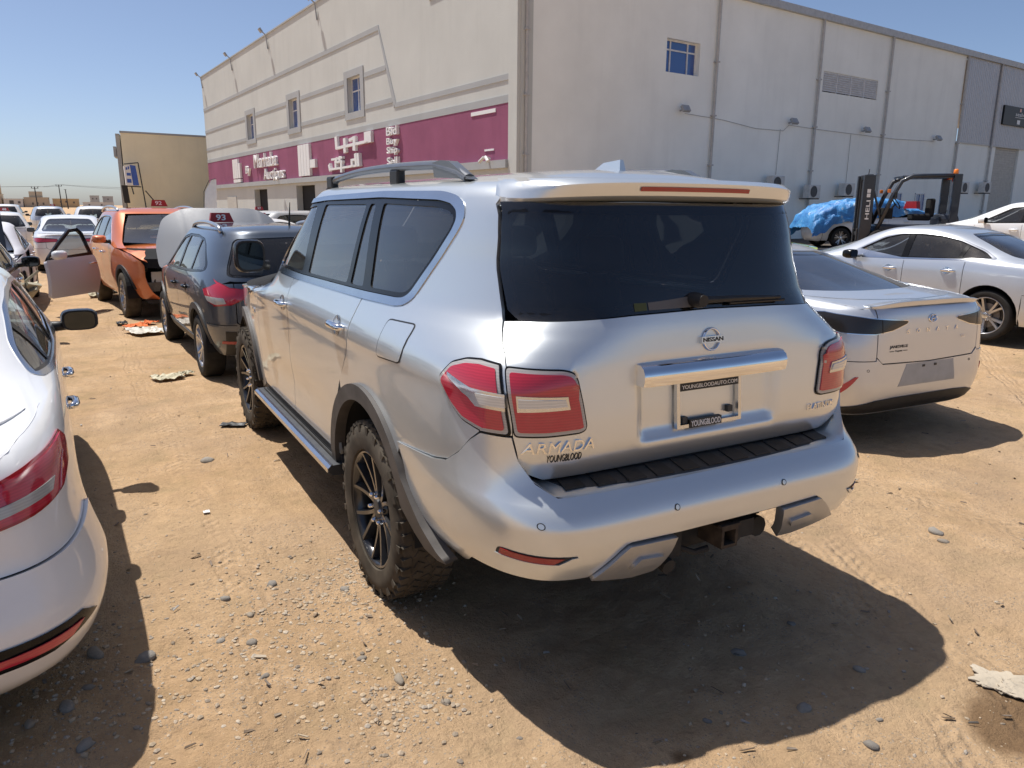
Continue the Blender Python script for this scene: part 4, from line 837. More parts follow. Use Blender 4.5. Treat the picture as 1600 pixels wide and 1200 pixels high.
    mb.add([(sg*(.622+dx), y, z) for dx in (-.02, .02) for y, z in ((-.44, 1.868), (-.10, 1.885), (-.08, 1.945), (-.16, 1.952), (-.25, 1.945))], [(0, 1, 2, 3, 4), (9, 8, 7, 6, 5)]+[(i, (i+1) % 5, 5+(i+1) % 5, 5+i) for i in range(5)])
    rl = mb.build('roof_rail', 'rail_grey', A, auto=45)
    for yy in (.40, 1.50): box_obj('rail_foot', (sg*.618, yy, 1.900), (.045, .11, .075), 'black_trim', rl, b=.012)
# tailgate
tg = [('B', x, z) for x, z in [(.732, 1.383), (.7725, 1.32), (.7945, 1.26), (.8005, 1.15), (.8005, 1.03), (.786, .95), (.758, .900), (.69, .866)]]
tgl = tg+[('B', -x, z) for _, x, z in tg[::-1]]+[('B', -.70, 1.387), ('B', -.35, 1.404), ('B', 0, 1.410), ('B', .35, 1.404), ('B', .70, 1.387)]
TG = patch('tailgate', S.poly(tgl, 1), S.f, SIL, A, .022, thick=.02)
rg = [('B', x, z) for x, z in [(.70, 1.392), (.712, 1.42), (.703, 1.55), (.686, 1.70), (.672, 1.785)]]
rgl = rg+[('B', -x, z) for _, x, z in rg[::-1]]+[('B', -.68, 1.390), ('B', -.35, 1.409), ('B', 0, 1.415), ('B', .35, 1.409), ('B', .68, 1.390)]
PG = S.poly(rgl, 1); GB = patch('rear_window', PG, S.f, 'dark_glass', A, .05, off=-.004, thick=0)
patch('window_seal', PG, S.f, 'gloss_black', GB, .05, holes=[rounded(inset(S.poly(rgl, 1, 10), .035), .03, 3)], off=-.0065, thick=.02)
# tailgate lamps
for sg in (-1, 1):
    lo = [('B', x, z) for x, z in [(.7985, 1.258), (.64, 1.249), (.605, 1.240), (.585, 1.215), (.570, 1.14), (.556, 1.055), (.562, 1.038), (.585, 1.030), (.70, 1.028), (.7985, 1.030)]]
    pc = S.poly(lo, sg, 10); po = rounded(pc, .018, 4); lamp = patch('tailgate_light', po, S.f, 'gloss_black', TG, .03, off=.004, thick=.012)
    patch('lamp_border', rounded(inset(pc, .007), .014, 4), S.f, 'clear_lens', lamp, .03, off=.010, thick=.008); patch('red_lens', rounded(inset(pc, .019), .012, 4), S.f, 'red_lens', lamp, .03, off=.014, thick=.006)
    pb = S.poly([('B', x, z) for x, z in [(.786, 1.170), (.635, 1.164), (.626, 1.119), (.786, 1.117)]], sg); patch('lamp_bar', pb, S.f, 'satin_chrome', lamp, .03, off=.018, thick=.006)
    patch('reversing_lens', S.poly([('B', x, z) for x, z in [(.782, 1.162), (.645, 1.156), (.637, 1.131), (.782, 1.131)]], sg), S.f, 'bulb_lens', lamp, .03, off=.0215, thick=.005)
# bright bar over the plate
mb = MB(); xs = np.linspace(-.345, .345, 31); V = []
for i, x in enumerate(xs):
    e = min(1, (.3451-abs(x))/.006+.86); c = -1.146+.05*x*x
    for dz, dy in ((-.038, .03), (-.038, -.044), (-.018, -.050), (.004, -.050), (.024, -.041), (.037, -.022), (.041, .03)): V.append((x, c+dy*(.55+.45*e) , 1.204+dz*(.75+.25*e)))
n = 7; mb.add(V, [(i*n+j, i*n+j+1, (i+1)*n+j+1, (i+1)*n+j) for i in range(30) for j in range(n-1)]+[tuple(range(n)), tuple(range(30*n, 31*n))]); mb.build('bright_bar', 'chrome', TG, auto=42)
# emblem
def ring_on(name, fn, a, b, r0, r1, h, mat, parent, n=36, sa=1.):
    V = []; prof = [(r0, 0), (r0+.15*(r1-r0), h*.8), (.5*(r0+r1), h), (r1-.15*(r1-r0), h*.8), (r1, 0)]; m = len(prof)
    for j in range(n):
        w = 2*math.pi*j/n
        for r, o in prof: V.append(tuple(fn(np.array(a+sa*r*math.cos(w)), np.array(b+r*math.sin(w)), o)))
    return mesh_obj(name, V, [(j*m+k, j*m+k+1, ((j+1) % n)*m+k+1, ((j+1) % n)*m+k) for j in range(n) for k in range(m-1)], mat, parent, True)
RE = lambda a, b, o=0.: S.rear(a, b, np.asarray(o)+.001)
em = ring_on('emblem', RE, -.004, 1.302, .034, .043, .010, 'chrome', TG)
mb = MB(); mb.prism(rect(-.058, 1.290, .050, 1.314), -.002, .013, lambda a, b, h: tuple(RE(np.array(a), np.array(b), h))); mb.build('emblem_bar', 'satin_chrome', em)
text_on('emblem_letters', 'NISSAN', RE, -.052, 1.2945, .096, .0155, 'black_vinyl', em, .0145, .02)
# plate frame with dealer lettering, no plate
pl = [('plate_frame_side', rect(-.158, .985, -.143, 1.150)), ('plate_frame_side', rect(.143, .985, .158, 1.150)), ('plate_frame_top', rect(-.1429, 1.122, .1429, 1.150)), ('plate_frame_bottom', rect(-.1429, .985, .1429, .998))]
PF = lambda a, b, o=0.: np.stack([np.asarray(a, float), -1.136-.095*(1.07-np.asarray(b, float))-np.broadcast_to(o, np.shape(a)), np.asarray(b, float)], -1)
for nm, r in pl: MB().prism(r, -.006, .010 if 'top' not in nm else .011, lambda a, b, h: tuple(PF(np.array(a), np.array(b), h))).build(nm, 'satin_chrome' if 'top' not in nm else 'black_vinyl', TG)
mb = MB(); mb.prism([(-.10, .984), (.055, .984), (.055, 1.014), (-.10, 1.014)], -.004, .013, lambda a, b, h: tuple(PF(np.array(a), np.array(b), h))); fb = mb.build('frame_tab', 'black_vinyl', TG)
text_on('frame_lettering', 'YOUNGBLOOD', PF, -.094, .988, .143, .022, 'letter_white', fb, .0145, .01); text_on('frame_lettering', 'YOUNGBLOODAUTO.COM', PF, -.135, 1.129, .27, .014, 'letter_white', TG, .0125, .0)
for x, z in ((-.115, 1.012), (.108, 1.030)): MB().prism(rect(x-.012, z-.012, x+.012, z+.012), -.02, .004, lambda a, b, h: tuple(PF(np.array(a), np.array(b), h))).build('plate_clip', 'dark_plastic', TG)
text_on('model_lettering', 'ARMADA', RE, -.782, .975, .252, .036, 'chrome', TG, .007, .0, slant=.03)
text_on('dealer_decal', 'YOUNGBLOOD', RE, -.702, .940, .128, .026, 'black_vinyl', TG, .0015, .0); text_on('trim_lettering', 'PLATINUM', RE, .515, .976, .165, .024, 'chrome', TG, .005, .01)
# rear wiper
W0 = np.array(RE(-.07, 1.44, .02)); W1 = np.array(RE(.34, 1.432, .025)); mb = MB(); mb.lathe([(-.03, .001), (-.03, .022), (0, .028), (.03, .028)], 12, 'Y', tuple(W0)); mb.tube([tuple(W0), tuple(W0*.5+W1*.5+np.array([0, -.012, .004])), tuple(W1)], [.014, .010, .006], 8); mb.tube([tuple(W0*.62+W1*.38+np.array([0, .004, -.014])), tuple(W1+np.array([.03, .006, -.012]))], .006, 6); mb.build('rear_wiper', 'black_trim', A, auto=50)
# roof and spoiler
RF = roof_mesh(S, 'roof', 1.845, .046, SIL, A)
us = np.linspace(-S.uB(.672, 1.80), S.uB(.672, 1.80), 61); V = []; n = 7; um = us[-1]
for u in us:
    k = (1-(abs(u)/um)**7.)**.6 if abs(u) < um else 0.; k = max(k, 0)
    c = S.f(np.array(u), np.array(1.80)); o = c[:2]-np.array([0, .2]); d = np.array([0, -1.]); dx = .025*np.sign(u)*(abs(u)/um)**6
    top = S.f(np.array(u), np.array(1.868)); sh = [np.array(S.f(np.array(u), np.array(z_))) for z_ in (1.860, 1.848, 1.838, 1.812)]; P0 = np.array(top)+np.array([0, 0, .004]); P1 = np.array([c[0]+dx*.6, c[1]-.030*k-.004+.02, 1.868-.030*(abs(u)/um)**3]); P2 = np.array([c[0]+dx, c[1]-.040*k-.006, 1.852-.042*(abs(u)/um)**3]); P3 = P2+np.array([0, .002, -.012]); P4 = np.array([c[0]+dx*.9, c[1]-.030*k-.004, 1.808-.030*(abs(u)/um)**3]); P5 = np.array([c[0], c[1]+.0, 1.790-.020*(abs(u)/um)**3]); P6 = np.array([c[0], c[1]+.03, 1.788-.020*(abs(u)/um)**3])
    P1, P2, P3, P4 = (a_*(1-k)+b_*k for a_, b_ in zip(sh, (P1, P2, P3, P4))); V += [P0, P1, P2, P3, P4, P5, P6]
SP = mesh_obj('spoiler', V, [(i*n+j, i*n+j+1, (i+1)*n+j+1, (i+1)*n+j) for i in range(60) for j in range(n-1)]+[tuple(range(n-1, -1, -1)), tuple(range(60*n, 61*n))], SIL, A, True)
bm = bmesh.new(); bm.from_mesh(SP.data); bmesh.ops.recalc_face_normals(bm, faces=bm.faces[:])
for e in bm.edges:
    if len(e.link_faces) == 2 and e.calc_face_angle(0) > rad(38): e.smooth = False
bm.to_mesh(SP.data); bm.free()
i0, i1 = 20, 40; Vb = []
for i in range(i0, i1+1):
    a, b_ = np.array(V[i*n+3]), np.array(V[i*n+4]); Vb += [a*.92+b_*.08+np.array([0, -.004, 0]), a*.45+b_*.55+np.array([0, -.004, 0])]
mesh_obj('high_brake_light', Vb, [(2*i, 2*i+2, 2*i+3, 2*i+1) for i in range(i1-i0)], 'dark_red_lens', SP, True)
mb = MB(); mb.add([(x, y, z) for x, y, z in ((-.018, -.36, 1.912), (.018, -.36, 1.912), (.016, -.56, 1.912), (-.016, -.56, 1.912), (-.006, -.43, 1.95), (.006, -.43, 1.95), (.008, -.55, 1.958), (-.008, -.55, 1.958))], [(0, 1, 5, 4), (1, 2, 6, 5), (2, 3, 7, 6), (3, 0, 4, 7), (4, 5, 6, 7)]); mb.build('roof_antenna', SIL, A)
# rear bumper
h_ = [('S', -.375, .838), ('S', -.70, .863), ('S', -.80, .883), ('S', -.88, .935), ('S', -.94, .995), ('B', .87, 1.027), ('B', .806, 1.027), ('B', .792, .95), ('B', .755, .880), ('B', .70, .840)]
lowr = [('B', .24, .662), ('B', .455, .668), ('B', .475, .662), ('B', .60, .556), ('B', .80, .556), ('B', .87, .548), ('S', -.86, .510), ('S', -.77, .475), ('S', -.60, .50), ('S', -.52, .56), ('S', -.44, .70)]
def conv(k, v, z, sg): return (sg*SBm.uS(v, z) if k == 'S' else SBm.uB(sg*v, z), z)
outl = [conv(*p, -1) for p in h_]+[conv(*p, 1) for p in h_[::-1]]+[conv(*p, 1) for p in lowr[::-1]]+[conv(*p, -1) for p in lowr]
BP = patch('rear_bumper', outl, SBm.f, SIL, A, .03, thick=.03)
BR = lambda a, b, o=0.: SBm.rear(a, b, np.asarray(o)+.001)
for sg in (-1, 1):
    rp = rounded([(.860, .664), (.655, .655), (.70, .622), (.860, .630)], .012)
    pr = SBm.poly([('B', x, z) for x, z in rp], sg, .03); patch('reflector_recess', pr, SBm.f, 'black_trim', BP, .03, off=.001, thick=0); patch('reflector', SBm.poly([('B', x, z) for x, z in [(.855, .660), (.705, .652), (.735, .632), (.855, .637)]], sg), SBm.f, 'dark_red_lens', BP, .03, off=.004, thick=.004)
    patch('recess_lip', SBm.poly([('B', x, z) for x, z in [(.860, .637), (.72, .631), (.68, .652), (.66, .653), (.70, .622), (.860, .629)]], sg), SBm.f, SIL, BP, .03, off=.006, thick=.005)
    sk = [(.595, .556), (.50, .638), (.468, .660), (.262, .652), (.275, .60), (.31, .515), (.40, .508)]
    o = patch('skid_trim', SBm.poly([('B', x, z) for x, z in sk], sg), SBm.f, 'skid_silver', BP, .03, off=.016, thick=.04)
    patch('skid_pocket', SBm.poly([('B', x, z) for x, z in [(.455, .575), (.42, .610), (.315, .600), (.325, .575)]], sg), SBm.f, 'skid_silver', o, .03, off=.028, thick=.014)
for x, z in ((-.775, .765), (-.262, .757), (.262, .757), (.775, .765)): 
    q = ring_on('parking_sensor', BR, x, z, .0085, .0115, .0015, 'black_trim', BP, 18); mesh_obj('sensor_face', [tuple(BR(np.array(x+.0085*math.cos(w)), np.array(z+.0085*math.sin(w)), .001)) for w in np.linspace(0, 2*math.pi, 14, endpoint=False)], [tuple(range(14))], SIL, q)
# bumper step: painted ledge with black ribbed pad
xs = np.linspace(-.785, .785, 61); V = []; n = 4
def ledge(x):
    zz = float(np.interp(abs(x), [.70, .755, .792], [.840, .880, .95])); return zz, float(SBm.rear(np.array(x), np.array(zz))[1]), float(S.rear(np.array(min(abs(x), .70)), np.array(.86))[1])+.03
for x in xs:
    zz, yb, yt = ledge(x); V += [(x, yb, zz), (x, yb+.012, zz+.004), (x, yb*.4+yt*.6, zz+.010), (x, yt, zz+.014)]
mesh_obj('bumper_ledge', V, [(i*n+j, i*n+j+1, (i+1)*n+j+1, (i+1)*n+j) for i in range(60) for j in range(n-1)], SIL, BP, True)
V = []; xs = np.linspace(-.672, .672, 45)
for x in xs:
    yb = -1.226+.055*(abs(x)/.67)**3; yt = -1.103+.05*(abs(x)/.67)**3; V += [(x*.945, yb, .842), (x*.947, yb+.006, .8485), (x*.998, yt-.004, .8585), (x, yt, .850)]
pad = mesh_obj('step_pad', V, [(i*4+j, i*4+j+1, (i+1)*4+j+1, (i+1)*4+j) for i in range(44) for j in range(3)]+[(0, 1, 2, 3), (179, 178, 177, 176)], 'dark_plastic', BP)
for k in range(11):
    x = -.60+k*.12; yb = -1.216+.05*(abs(x)/.67)**3; yt = -1.115+.05*(abs(x)/.67)**3
    mb = MB(); mb.add([(x-.042+d, y, z+(.008 if y == yt else 0)) for d, y in ((-.008, yb), (.07, yb), (.085, yt), (.012, yt)) for z in (.846, .8535)], [(1, 3, 5, 7), (0, 2, 3, 1), (2, 4, 5, 3), (4, 6, 7, 5), (6, 0, 1, 7)]); mb.build('pad_rib', 'black_trim', pad)
# tow hitch and chassis
HT = MB(); HT.tube([(-.50, -1.06, .60), (.40, -1.06, .60)], .030, 10); HT.box((0, -1.12, .585), (.34, .10, .13)); HT.build('hitch_beam', 'chassis', A, auto=45)
mb = MB(); y0 = -1.285
for x, z, w, h in ((-.034, .588, .012, .080), (.034, .588, .012, .080), (0, .622, .056, .012), (0, .554, .056, .012)): mb.box((x, y0+.11, z), (w, .24, h))
mb.build('tow_receiver', 'rusty', A); box_obj('receiver_rim', (0, y0-.004, .634), (.092, .02, .010), 'rusty', A)
mb = MB(); mb.tube([(-.05, -1.24, .535), (-.10, -1.22, .52), (-.16, -1.2, .545)], .012, 8); mb.box((-.20, -1.19, .57), (.07, .06, .10)); mb.build('chain_loop', 'chassis', A, auto=40); mb = MB(); mb.tube([(.05, -1.24, .535), (.10, -1.22, .52), (.17, -1.2, .55)], .012, 8); mb.box((.13, -1.2, .575), (.10, .08, .07)); mb.build('chain_loop', 'chassis', A, auto=40)
mb = MB(); mb.tube([(-.235, -1.24, .50), (-.235, -1.0, .55)], .03, 10); mb.build('tow_hook', 'chassis', A)
mb = MB(); mb.box((0, 1.5, .48), (1.1, 4.6, .2)); mb.box((0, -.55, .56), (.95, .9, .16)); mb.tube([(.42, -1.05, .45), (.42, -.2, .42)], .045, 10); mb.tube([(-.8, 0, .41), (.8, 0, .41)], .06, 10); mb.box((.18, -1.0, .62), (.9, .25, .12)); mb.build('underbody', 'chassis', A)
# front end, hood, windscreen
def hoodA(x, y):
    x = np.asarray(x, float); y = np.asarray(y, float); e = np.interp(y, [2.42, 2.62, 3.4, 3.8, 3.99], [1.205, 1.168, 1.117, 1.06, .98]); return np.stack([x, y, e+.075*(1-(np.abs(x)/.93)**3)-.05*np.clip((y-3.5)/.45, 0, 1)**2], -1)
patch('bonnet', [(-.90, 2.47), (-.5, 2.62), (0, 2.66), (.5, 2.62), (.90, 2.47), (.88, 3.3), (.82, 3.70), (.60, 3.90), (0, 3.98), (-.60, 3.90), (-.82, 3.70), (-.88, 3.3)], hoodA, SIL, A, .08, centre=(0, 3, 0))
for sg in (-1, 1): pa('front_bumper', [('S', 3.61, .48), ('S', 3.81, .62), ('S', 3.85, .90), ('S', 3.81, 1.05), ('F', .60, 1.05), ('F', .004, 1.05), ('F', .004, .42), ('F', .60, .42)], SIL, A, sg, res=.08)
pa('windscreen', [('F', .775, 1.25), ('F', .735, 1.40), ('F', .68, 1.60), ('F', .615, 1.78), ('F', .58, 1.84), ('F', .004, 1.84), ('F', .004, 1.25)], 'clear_glass', A, -1, res=.09, off=-.006, thick=0)
pa('windscreen', [('F', .775, 1.25), ('F', .735, 1.40), ('F', .68, 1.60), ('F', .615, 1.78), ('F', .58, 1.84), ('F', .004, 1.84), ('F', .004, 1.25)], 'clear_glass', A, 1, res=.09, off=-.006, thick=0)
# cabin
mb = MB(); zf = .62; V = []
def liner(S, name, z0, z1, ins, mat, parent, holes_y=(), nu=72, cap=True):
    us = np.linspace(-S.umax*.999, S.umax*.999, nu); V = []
    for z in (z0, (z0+z1)/2, z1):
        P = S.f(us, np.full(nu, z)); c = np.array([0, S.ym]); d = np.hypot(P[:, 0], (P[:, 1]-S.ym)); P[:, :2] = c+(P[:, :2]-c)*(1-ins/np.maximum(d, .3))[:, None]
        P[:, 1] = np.clip(P[:, 1], float(S.yr(z))+ins*1.2, float(S.yf(z))-ins); V += [tuple(p) for p in P]
    F = [(i*nu+j, i*nu+j+1, (i+1)*nu+j+1, (i+1)*nu+j) for i in range(2) for j in range(nu-1)]
    if cap: F.append(tuple(range(nu)))
    return mesh_obj(name, V, F, mat, parent)
liner(S, 'cabin_tub', .96, 1.33, .05, 'cabin', A)
for sg in (-1, 1):
    for pts in ([(.55, .50), (2.50, .50), (2.50, 1.0), (.55, 1.0)], [(-.95, 1.0), (.6, 1.0), (.6, .955), (-.95, .955)]): pa('inner_panel', [('S', y, z) for y, z in pts], 'cabin', A, sg, res=.2, off=-.035, thick=0)
patch('headlining', [(-.60, -.70), (-.45, -.84), (-.25, -.90), (0, -.915), (.25, -.90), (.45, -.84), (.60, -.70), (.58, 1.38), (-.58, 1.38)], lambda x, y: np.stack([x, y, 1.842-.050*np.clip((-.35-y)/.55, 0, 1)**2-.04*(np.abs(x)/.6)**3], -1), 'cabin', A, .12, thick=.01, centre=(0, .3, 3))
for x in (-.40, .40): seat(A, x, 1.40, .66); seat(A, x, .50, .63)
seat(A, 0, .50, .60, head=False, w=.4); seat(A, -.36, -.30, .56, head=False); seat(A, .36, -.30, .56, head=False); steering(A, -.38, 1.88, 1.22); box_obj('dashboard', (0, 2.22, 1.12), (1.5, .42, .26), 'cabin', A, b=.08)
for y in (arR[0], arF[0]): well(A, .90, y, .42, .50, .42)
four_wheels(A, .952, (0, 3.076), .418, .272, .265, 'armada', 'dusty_tyre')
plain('label_grey', (.105, .10, .098), .5, var=.1); plain('label_green', (.05, .06, .01), .5)
patch('paper_label', S.poly([('B', x, z) for x, z in [(-.275, 1.420), (-.277, 1.446), (-.20, 1.450), (-.10, 1.458), (-.055, 1.445), (-.03, 1.422)]], 1), S.f, 'label_grey', GB, .05, off=-.0025, thick=0)
patch('paper_label', S.poly([('B', x, z) for x, z in [(-.335, 1.418), (-.335, 1.446), (-.283, 1.446), (-.283, 1.420)]], 1), S.f, 'label_green', GB, .05, off=-.0025, thick=0)
plain('dusty_recess', (.42, .42, .41), .65, var=.08, scale=9); plain('foam_yellow', (.55, .50, .36), .85, var=.15)
# ---------------------------------------------------------------- ordinary cars, built from two body plans
SED = dict(ym=1.2, L=(-1.02, 2.70, 3.60), rows=[(.18, .79, -.90, 3.40, 6.5, 4), (.30, .855, -1.00, 3.52, 7.5, 4), (.50, .877, -1.035, 3.60, 7.5, 4), (.70, .880, -1.03, 3.60, 7.2, 4), (.88, .876, -1.02, 3.55, 6.2, 4), (.97, .864, -.995, 3.35, 5.4, 4), (1.02, .850, -.88, 2.9, 4.8, 4), (1.055, .838, -.58, 2.65, 4.1, 4), (1.09, .822, -.42, 2.5, 3.8, 4), (1.17, .79, -.17, 2.26, 3.7, 4), (1.29, .735, .15, 1.98, 3.8, 4.1), (1.385, .682, .43, 1.75, 4, 4.2), (1.42, .650, .57, 1.64, 4, 4.2), (1.445, .612, .68, 1.54, 4, 4.2), (1.46, .56, .80, 1.43, 4, 4)],
 ring=1.40, roof_h=.032,
 edge=[(-.93, .965), (-.75, 1.0), (-.40, 1.03), (0, 1.03), (.45, 1.015), (1.13, .995), (1.95, .975), (2.30, .96)], hood_edge=[(2.30, .96), (2.6, .94), (3.0, .89), (3.3, .80), (3.42, .72)],
 doors=((.33, 1.135), (1.135, 2.12)), sill=.235, bump_z=.64, bump_f=.55,
 dlo=[(2.06, .998), (1.13, 1.015), (.36, 1.038), (.04, 1.055), (-.02, 1.075), (.16, 1.18), (.48, 1.308), (.72, 1.368), (1.0, 1.388), (1.30, 1.378), (1.52, 1.322), (1.80, 1.17)],
 glass=[[(1.93, 1.035), (1.19, 1.049), (1.18, 1.362), (1.29, 1.352), (1.48, 1.302), (1.74, 1.16)], [(1.10, 1.051), (.44, 1.068), (.40, 1.255), (.53, 1.302), (.75, 1.342), (1.09, 1.364)], [(.39, 1.070), (.08, 1.082), (.20, 1.168), (.35, 1.232)]],
 back=[(0, 1.398), (.46, 1.385), (.52, 1.35), (.62, 1.17), (.655, 1.10), (.62, 1.067), (0, 1.056)], gh_rear=[(.74, 1.035), (.60, 1.03), (0, 1.02)],
 front=[(0, 1.398), (.50, 1.38), (.60, 1.25), (.715, 1.04), (0, 1.015)], apil=[(.745, .98), (.73, 1.04), (.625, 1.25), (.53, 1.40)],
 trunk=True, seam_x=.56, lid_z=(.62, .965), handles=((.52, .89), (1.32, .875)), mir=(1.86, 1.03))
SUVT = dict(ym=1.2, L=(-.80, 2.62, 3.49), rows=[(.25, .79, -.60, 3.3, 6, 4), (.42, .85, -.73, 3.42, 6.5, 4), (.65, .878, -.80, 3.49, 6.5, 4), (.85, .88, -.80, 3.48, 6.5, 4), (.98, .87, -.775, 3.3, 6, 4), (1.02, .862, -.768, 2.8, 5.6, 4), (1.08, .842, -.75, 2.5, 5.2, 4), (1.20, .79, -.68, 2.2, 4.8, 4), (1.35, .725, -.57, 1.85, 4.8, 4.2), (1.46, .66, -.47, 1.6, 5, 4.4), (1.50, .62, -.43, 1.5, 5, 4.5), (1.525, .56, -.36, 1.38, 5, 4.5)],
 ring=1.47, roof_h=.036,
 edge=[(-.70, 1.055), (-.3, 1.05), (.3, 1.035), (1.05, 1.01), (1.90, .99), (2.26, .985)], hood_edge=[(2.26, .985), (2.5, .975), (3.0, .93), (3.25, .84), (3.32, .75)],
 doors=((.30, 1.07), (1.07, 2.02)), sill=.30, bump_z=.62, bump_f=.60,
 dlo=[(2.0, 1.022), (1.05, 1.045), (.30, 1.068), (-.18, 1.10), (-.26, 1.125), (-.22, 1.18), (.05, 1.36), (.20, 1.415), (.60, 1.445), (1.10, 1.44), (1.36, 1.405), (1.66, 1.22)],
 glass=[[(1.88, 1.055), (1.12, 1.075), (1.10, 1.418), (1.33, 1.385), (1.60, 1.21)], [(1.03, 1.077), (.36, 1.095), (.36, 1.405), (.60, 1.425), (1.02, 1.42)], [(.31, 1.098), (-.16, 1.122), (-.17, 1.155), (.08, 1.34), (.21, 1.395), (.31, 1.40)]],
 back=[(0, 1.445), (.50, 1.43), (.54, 1.40), (.64, 1.16), (.66, 1.09), (.62, 1.07), (0, 1.05)], gh_rear=[(.76, 1.05), (.60, 1.035), (0, 1.02)],
 front=[(0, 1.462), (.50, 1.445), (.60, 1.30), (.72, 1.07), (0, 1.045)], apil=[(.755, 1.0), (.735, 1.07), (.625, 1.30), (.53, 1.47)],
 trunk=None, seam_x=.62, lid_z=(.60, 1.02), handles=((.48, .90), (1.22, .885)), mir=(1.80, 1.08))
def mirror_half(h): return list(h)+[(-x, z) for x, z in h[::-1] if abs(x) > 1e-6]
def make_car(plan, name, label, group, loc, rz, mat, W, H, L, R=.325, rim=.225, tw=.215, style='sedan', sides=(-1, 1), skip=(), chrome=True, glassmat='green_glass', backmat='tint_glass', tyre='rubber', wheels=True, res=.06, cat='car', rails=None, handle_mat=None, trim='gloss_black', mir_mat=None, deck=None, bump_off=.006, hz=None, rel=None):
    """plan scaled to half width W, height H, L=(rear end, wheelbase, front end) measured from the rear axle"""
    T = SED if plan == 'sedan' else SUVT; kx = W/.88; kz = H/(1.495 if plan == 'sedan' else 1.565); tl = T['L']
    dk = T['lid_z'][1]; dz = deck or dk*kz; ht = 1.495 if plan == 'sedan' else 1.565; Z = lambda z: float(np.interp(z, [0, .5, dk, ht], [0, .5*kz, dz, H]))
    Y = lambda y: float(np.interp(y, [tl[0], 0, tl[1], tl[2]], [L[0], 0, L[1], L[2]])) if tl[0] <= y <= tl[2] else (L[0]+(y-tl[0]) if y < tl[0] else L[2]+(y-tl[2]))
    sy = lambda P: [(Y(y), Z(z)) for y, z in P]; sx = lambda P: [(x*kx, Z(z)) for x, z in P]
    S = Shell(Y(T['ym']), [(Z(z), w*kx, Y(yr), Y(yf), nr, nf) for z, w, yr, yf, nr, nf in T['rows']], rel)
    root = thing(name, label, cat, loc, rz, group); c3 = (0, S.ym, .6); ra = R+.055; wb = L[1]; parts = {'S': S, 'root': root, 'kx': kx, 'kz': kz, 'Y': Y}
    edge = sy(T['edge']); hood = sy(T['hood_edge']); ey = [p[0] for p in edge+hood[1:]]; ez = [p[1] for p in edge+hood[1:]]; E = lambda y: float(np.interp(y, ey, ez)); sill = T['sill']*kz
    def bottom(y):
        z = sill
        for c in (0., wb):
            if abs(y-c) < ra: z = max(z, R+math.sqrt(ra*ra-(y-c)**2))
        return z
    def span(y0, y1, top=E, d0=0., d1=0.):
        """side panel between y0 and y1 under the top edge"""
        n = max(6, int((y1-y0)/.05)); ys = np.linspace(y0, y1, n+1); ys = sorted(set([float(y) for y in ys]+[c+s*ra*k for c in (0., wb) for s in (-1, 1) for k in (1., .985, .94) if y0 < c+s*ra*k < y1]))
        lo = [('S', y, bottom(y)) for y in ys]; hi = [('S', y, top(y)) for y in ys[::-1]]; return lo+hi
    def pp(nm, pts, m, sg, **k): return patch(nm, S.poly(pts, sg), S.f, m, k.pop('parent', root), k.pop('res', res), centre=c3, **k)
    g = .004; zb = Z(T['bump_z']); (r0, r1), (f0, f1) = [(Y(a), Y(b_)) for a, b_ in T['doors']]; xs_ = T['seam_x']*kx; lz0, lz1 = Z(T['lid_z'][0]), Z(T['lid_z'][1])
    for sg in sides:
        if 'rear_door' not in skip: parts['rd%d' % sg] = pp('rear_door', span(r0+g, r1-g), mat, sg)
        if 'front_door' not in skip: parts['fd%d' % sg] = pp('front_door', span(f0+g, f1-g), mat, sg)
        if 'front_wing' not in skip:
            yf1 = Y(3.30); q = [p for p in span(f1+g, yf1)]
            q = [('S', y, z) for _, y, z in q]; parts['fw%d' % sg] = pp('front_wing', q, mat, sg)
        # quarter panel runs round the corner to the boot seam
        qy = [y for y in np.linspace(-ra-.02, r0-g, 14)]; top = [('S', y, E(y)) for y in np.linspace(r0-g, edge[0][0], 12)]
        q = [('S', -ra-.02, zb)]+[('S', y, max(bottom(y), sill)) for y in sorted(set(qy[1:]+[-ra*.985, -ra*.94, -ra])) if y >= -ra]+top+[('B', xs_+.10*kx, lz1-.012), ('B', xs_+.004, lz1-.004), ('B', xs_+.004, zb), ('B', xs_+.14*kx, zb)]
        pp('quarter_panel', q, mat, sg, res=res*.8)
        # windows
        D = [('S', y, z) for y, z in sy(T['dlo'])]; GL = [sy(q_) for q_ in T['glass']]
        dl = rounded(sy(T['dlo']), .05, 3)
        if chrome: patch('window_trim', S.poly([('S', y, z) for y, z in inset(dl, -.001)], sg), S.f, 'satin_chrome', root, .1, holes=[S.poly([('S', y, z) for y, z in inset(dl, .018)], sg)], off=.003, thick=.008, centre=c3)
        patch('window_frame', S.poly([('S', y, z) for y, z in inset(dl, .004)], sg), S.f, trim, root, .1, holes=[S.poly([('S', y, z) for y, z in q_], sg) for q_ in GL], off=-.004, thick=.012, centre=c3)
        for q_ in GL: pp('side_window', [('S', y, z) for y, z in inset(q_, -.012)], glassmat, sg, off=-.010, thick=0, res=.15)
        for k, (hy, hzz) in enumerate(T['handles']): handle(root, S, Y(hy), hz or Z(hzz), sg, handle_mat or ('chrome' if chrome else mat), .19)
        if 'mirror%d' % sg not in skip: mirror(root, S, Y(T['mir'][0]), Z(T['mir'][1])+.02, mir_mat or mat, sg, .21, .135, .06)
    # greenhouse frame: pillars all round, openings for glass
    sd = lambda P, sg: [(sg*S.uS(y, z), z) for y, z in P]
    def dens(P, n=4):
        o = []
        for a, b_ in zip(P[:-1], P[1:]): o += [(a[0]+(b_[0]-a[0])*i/n, a[1]+(b_[1]-a[1])*i/n) for i in range(n)]
        return o+[P[-1]]
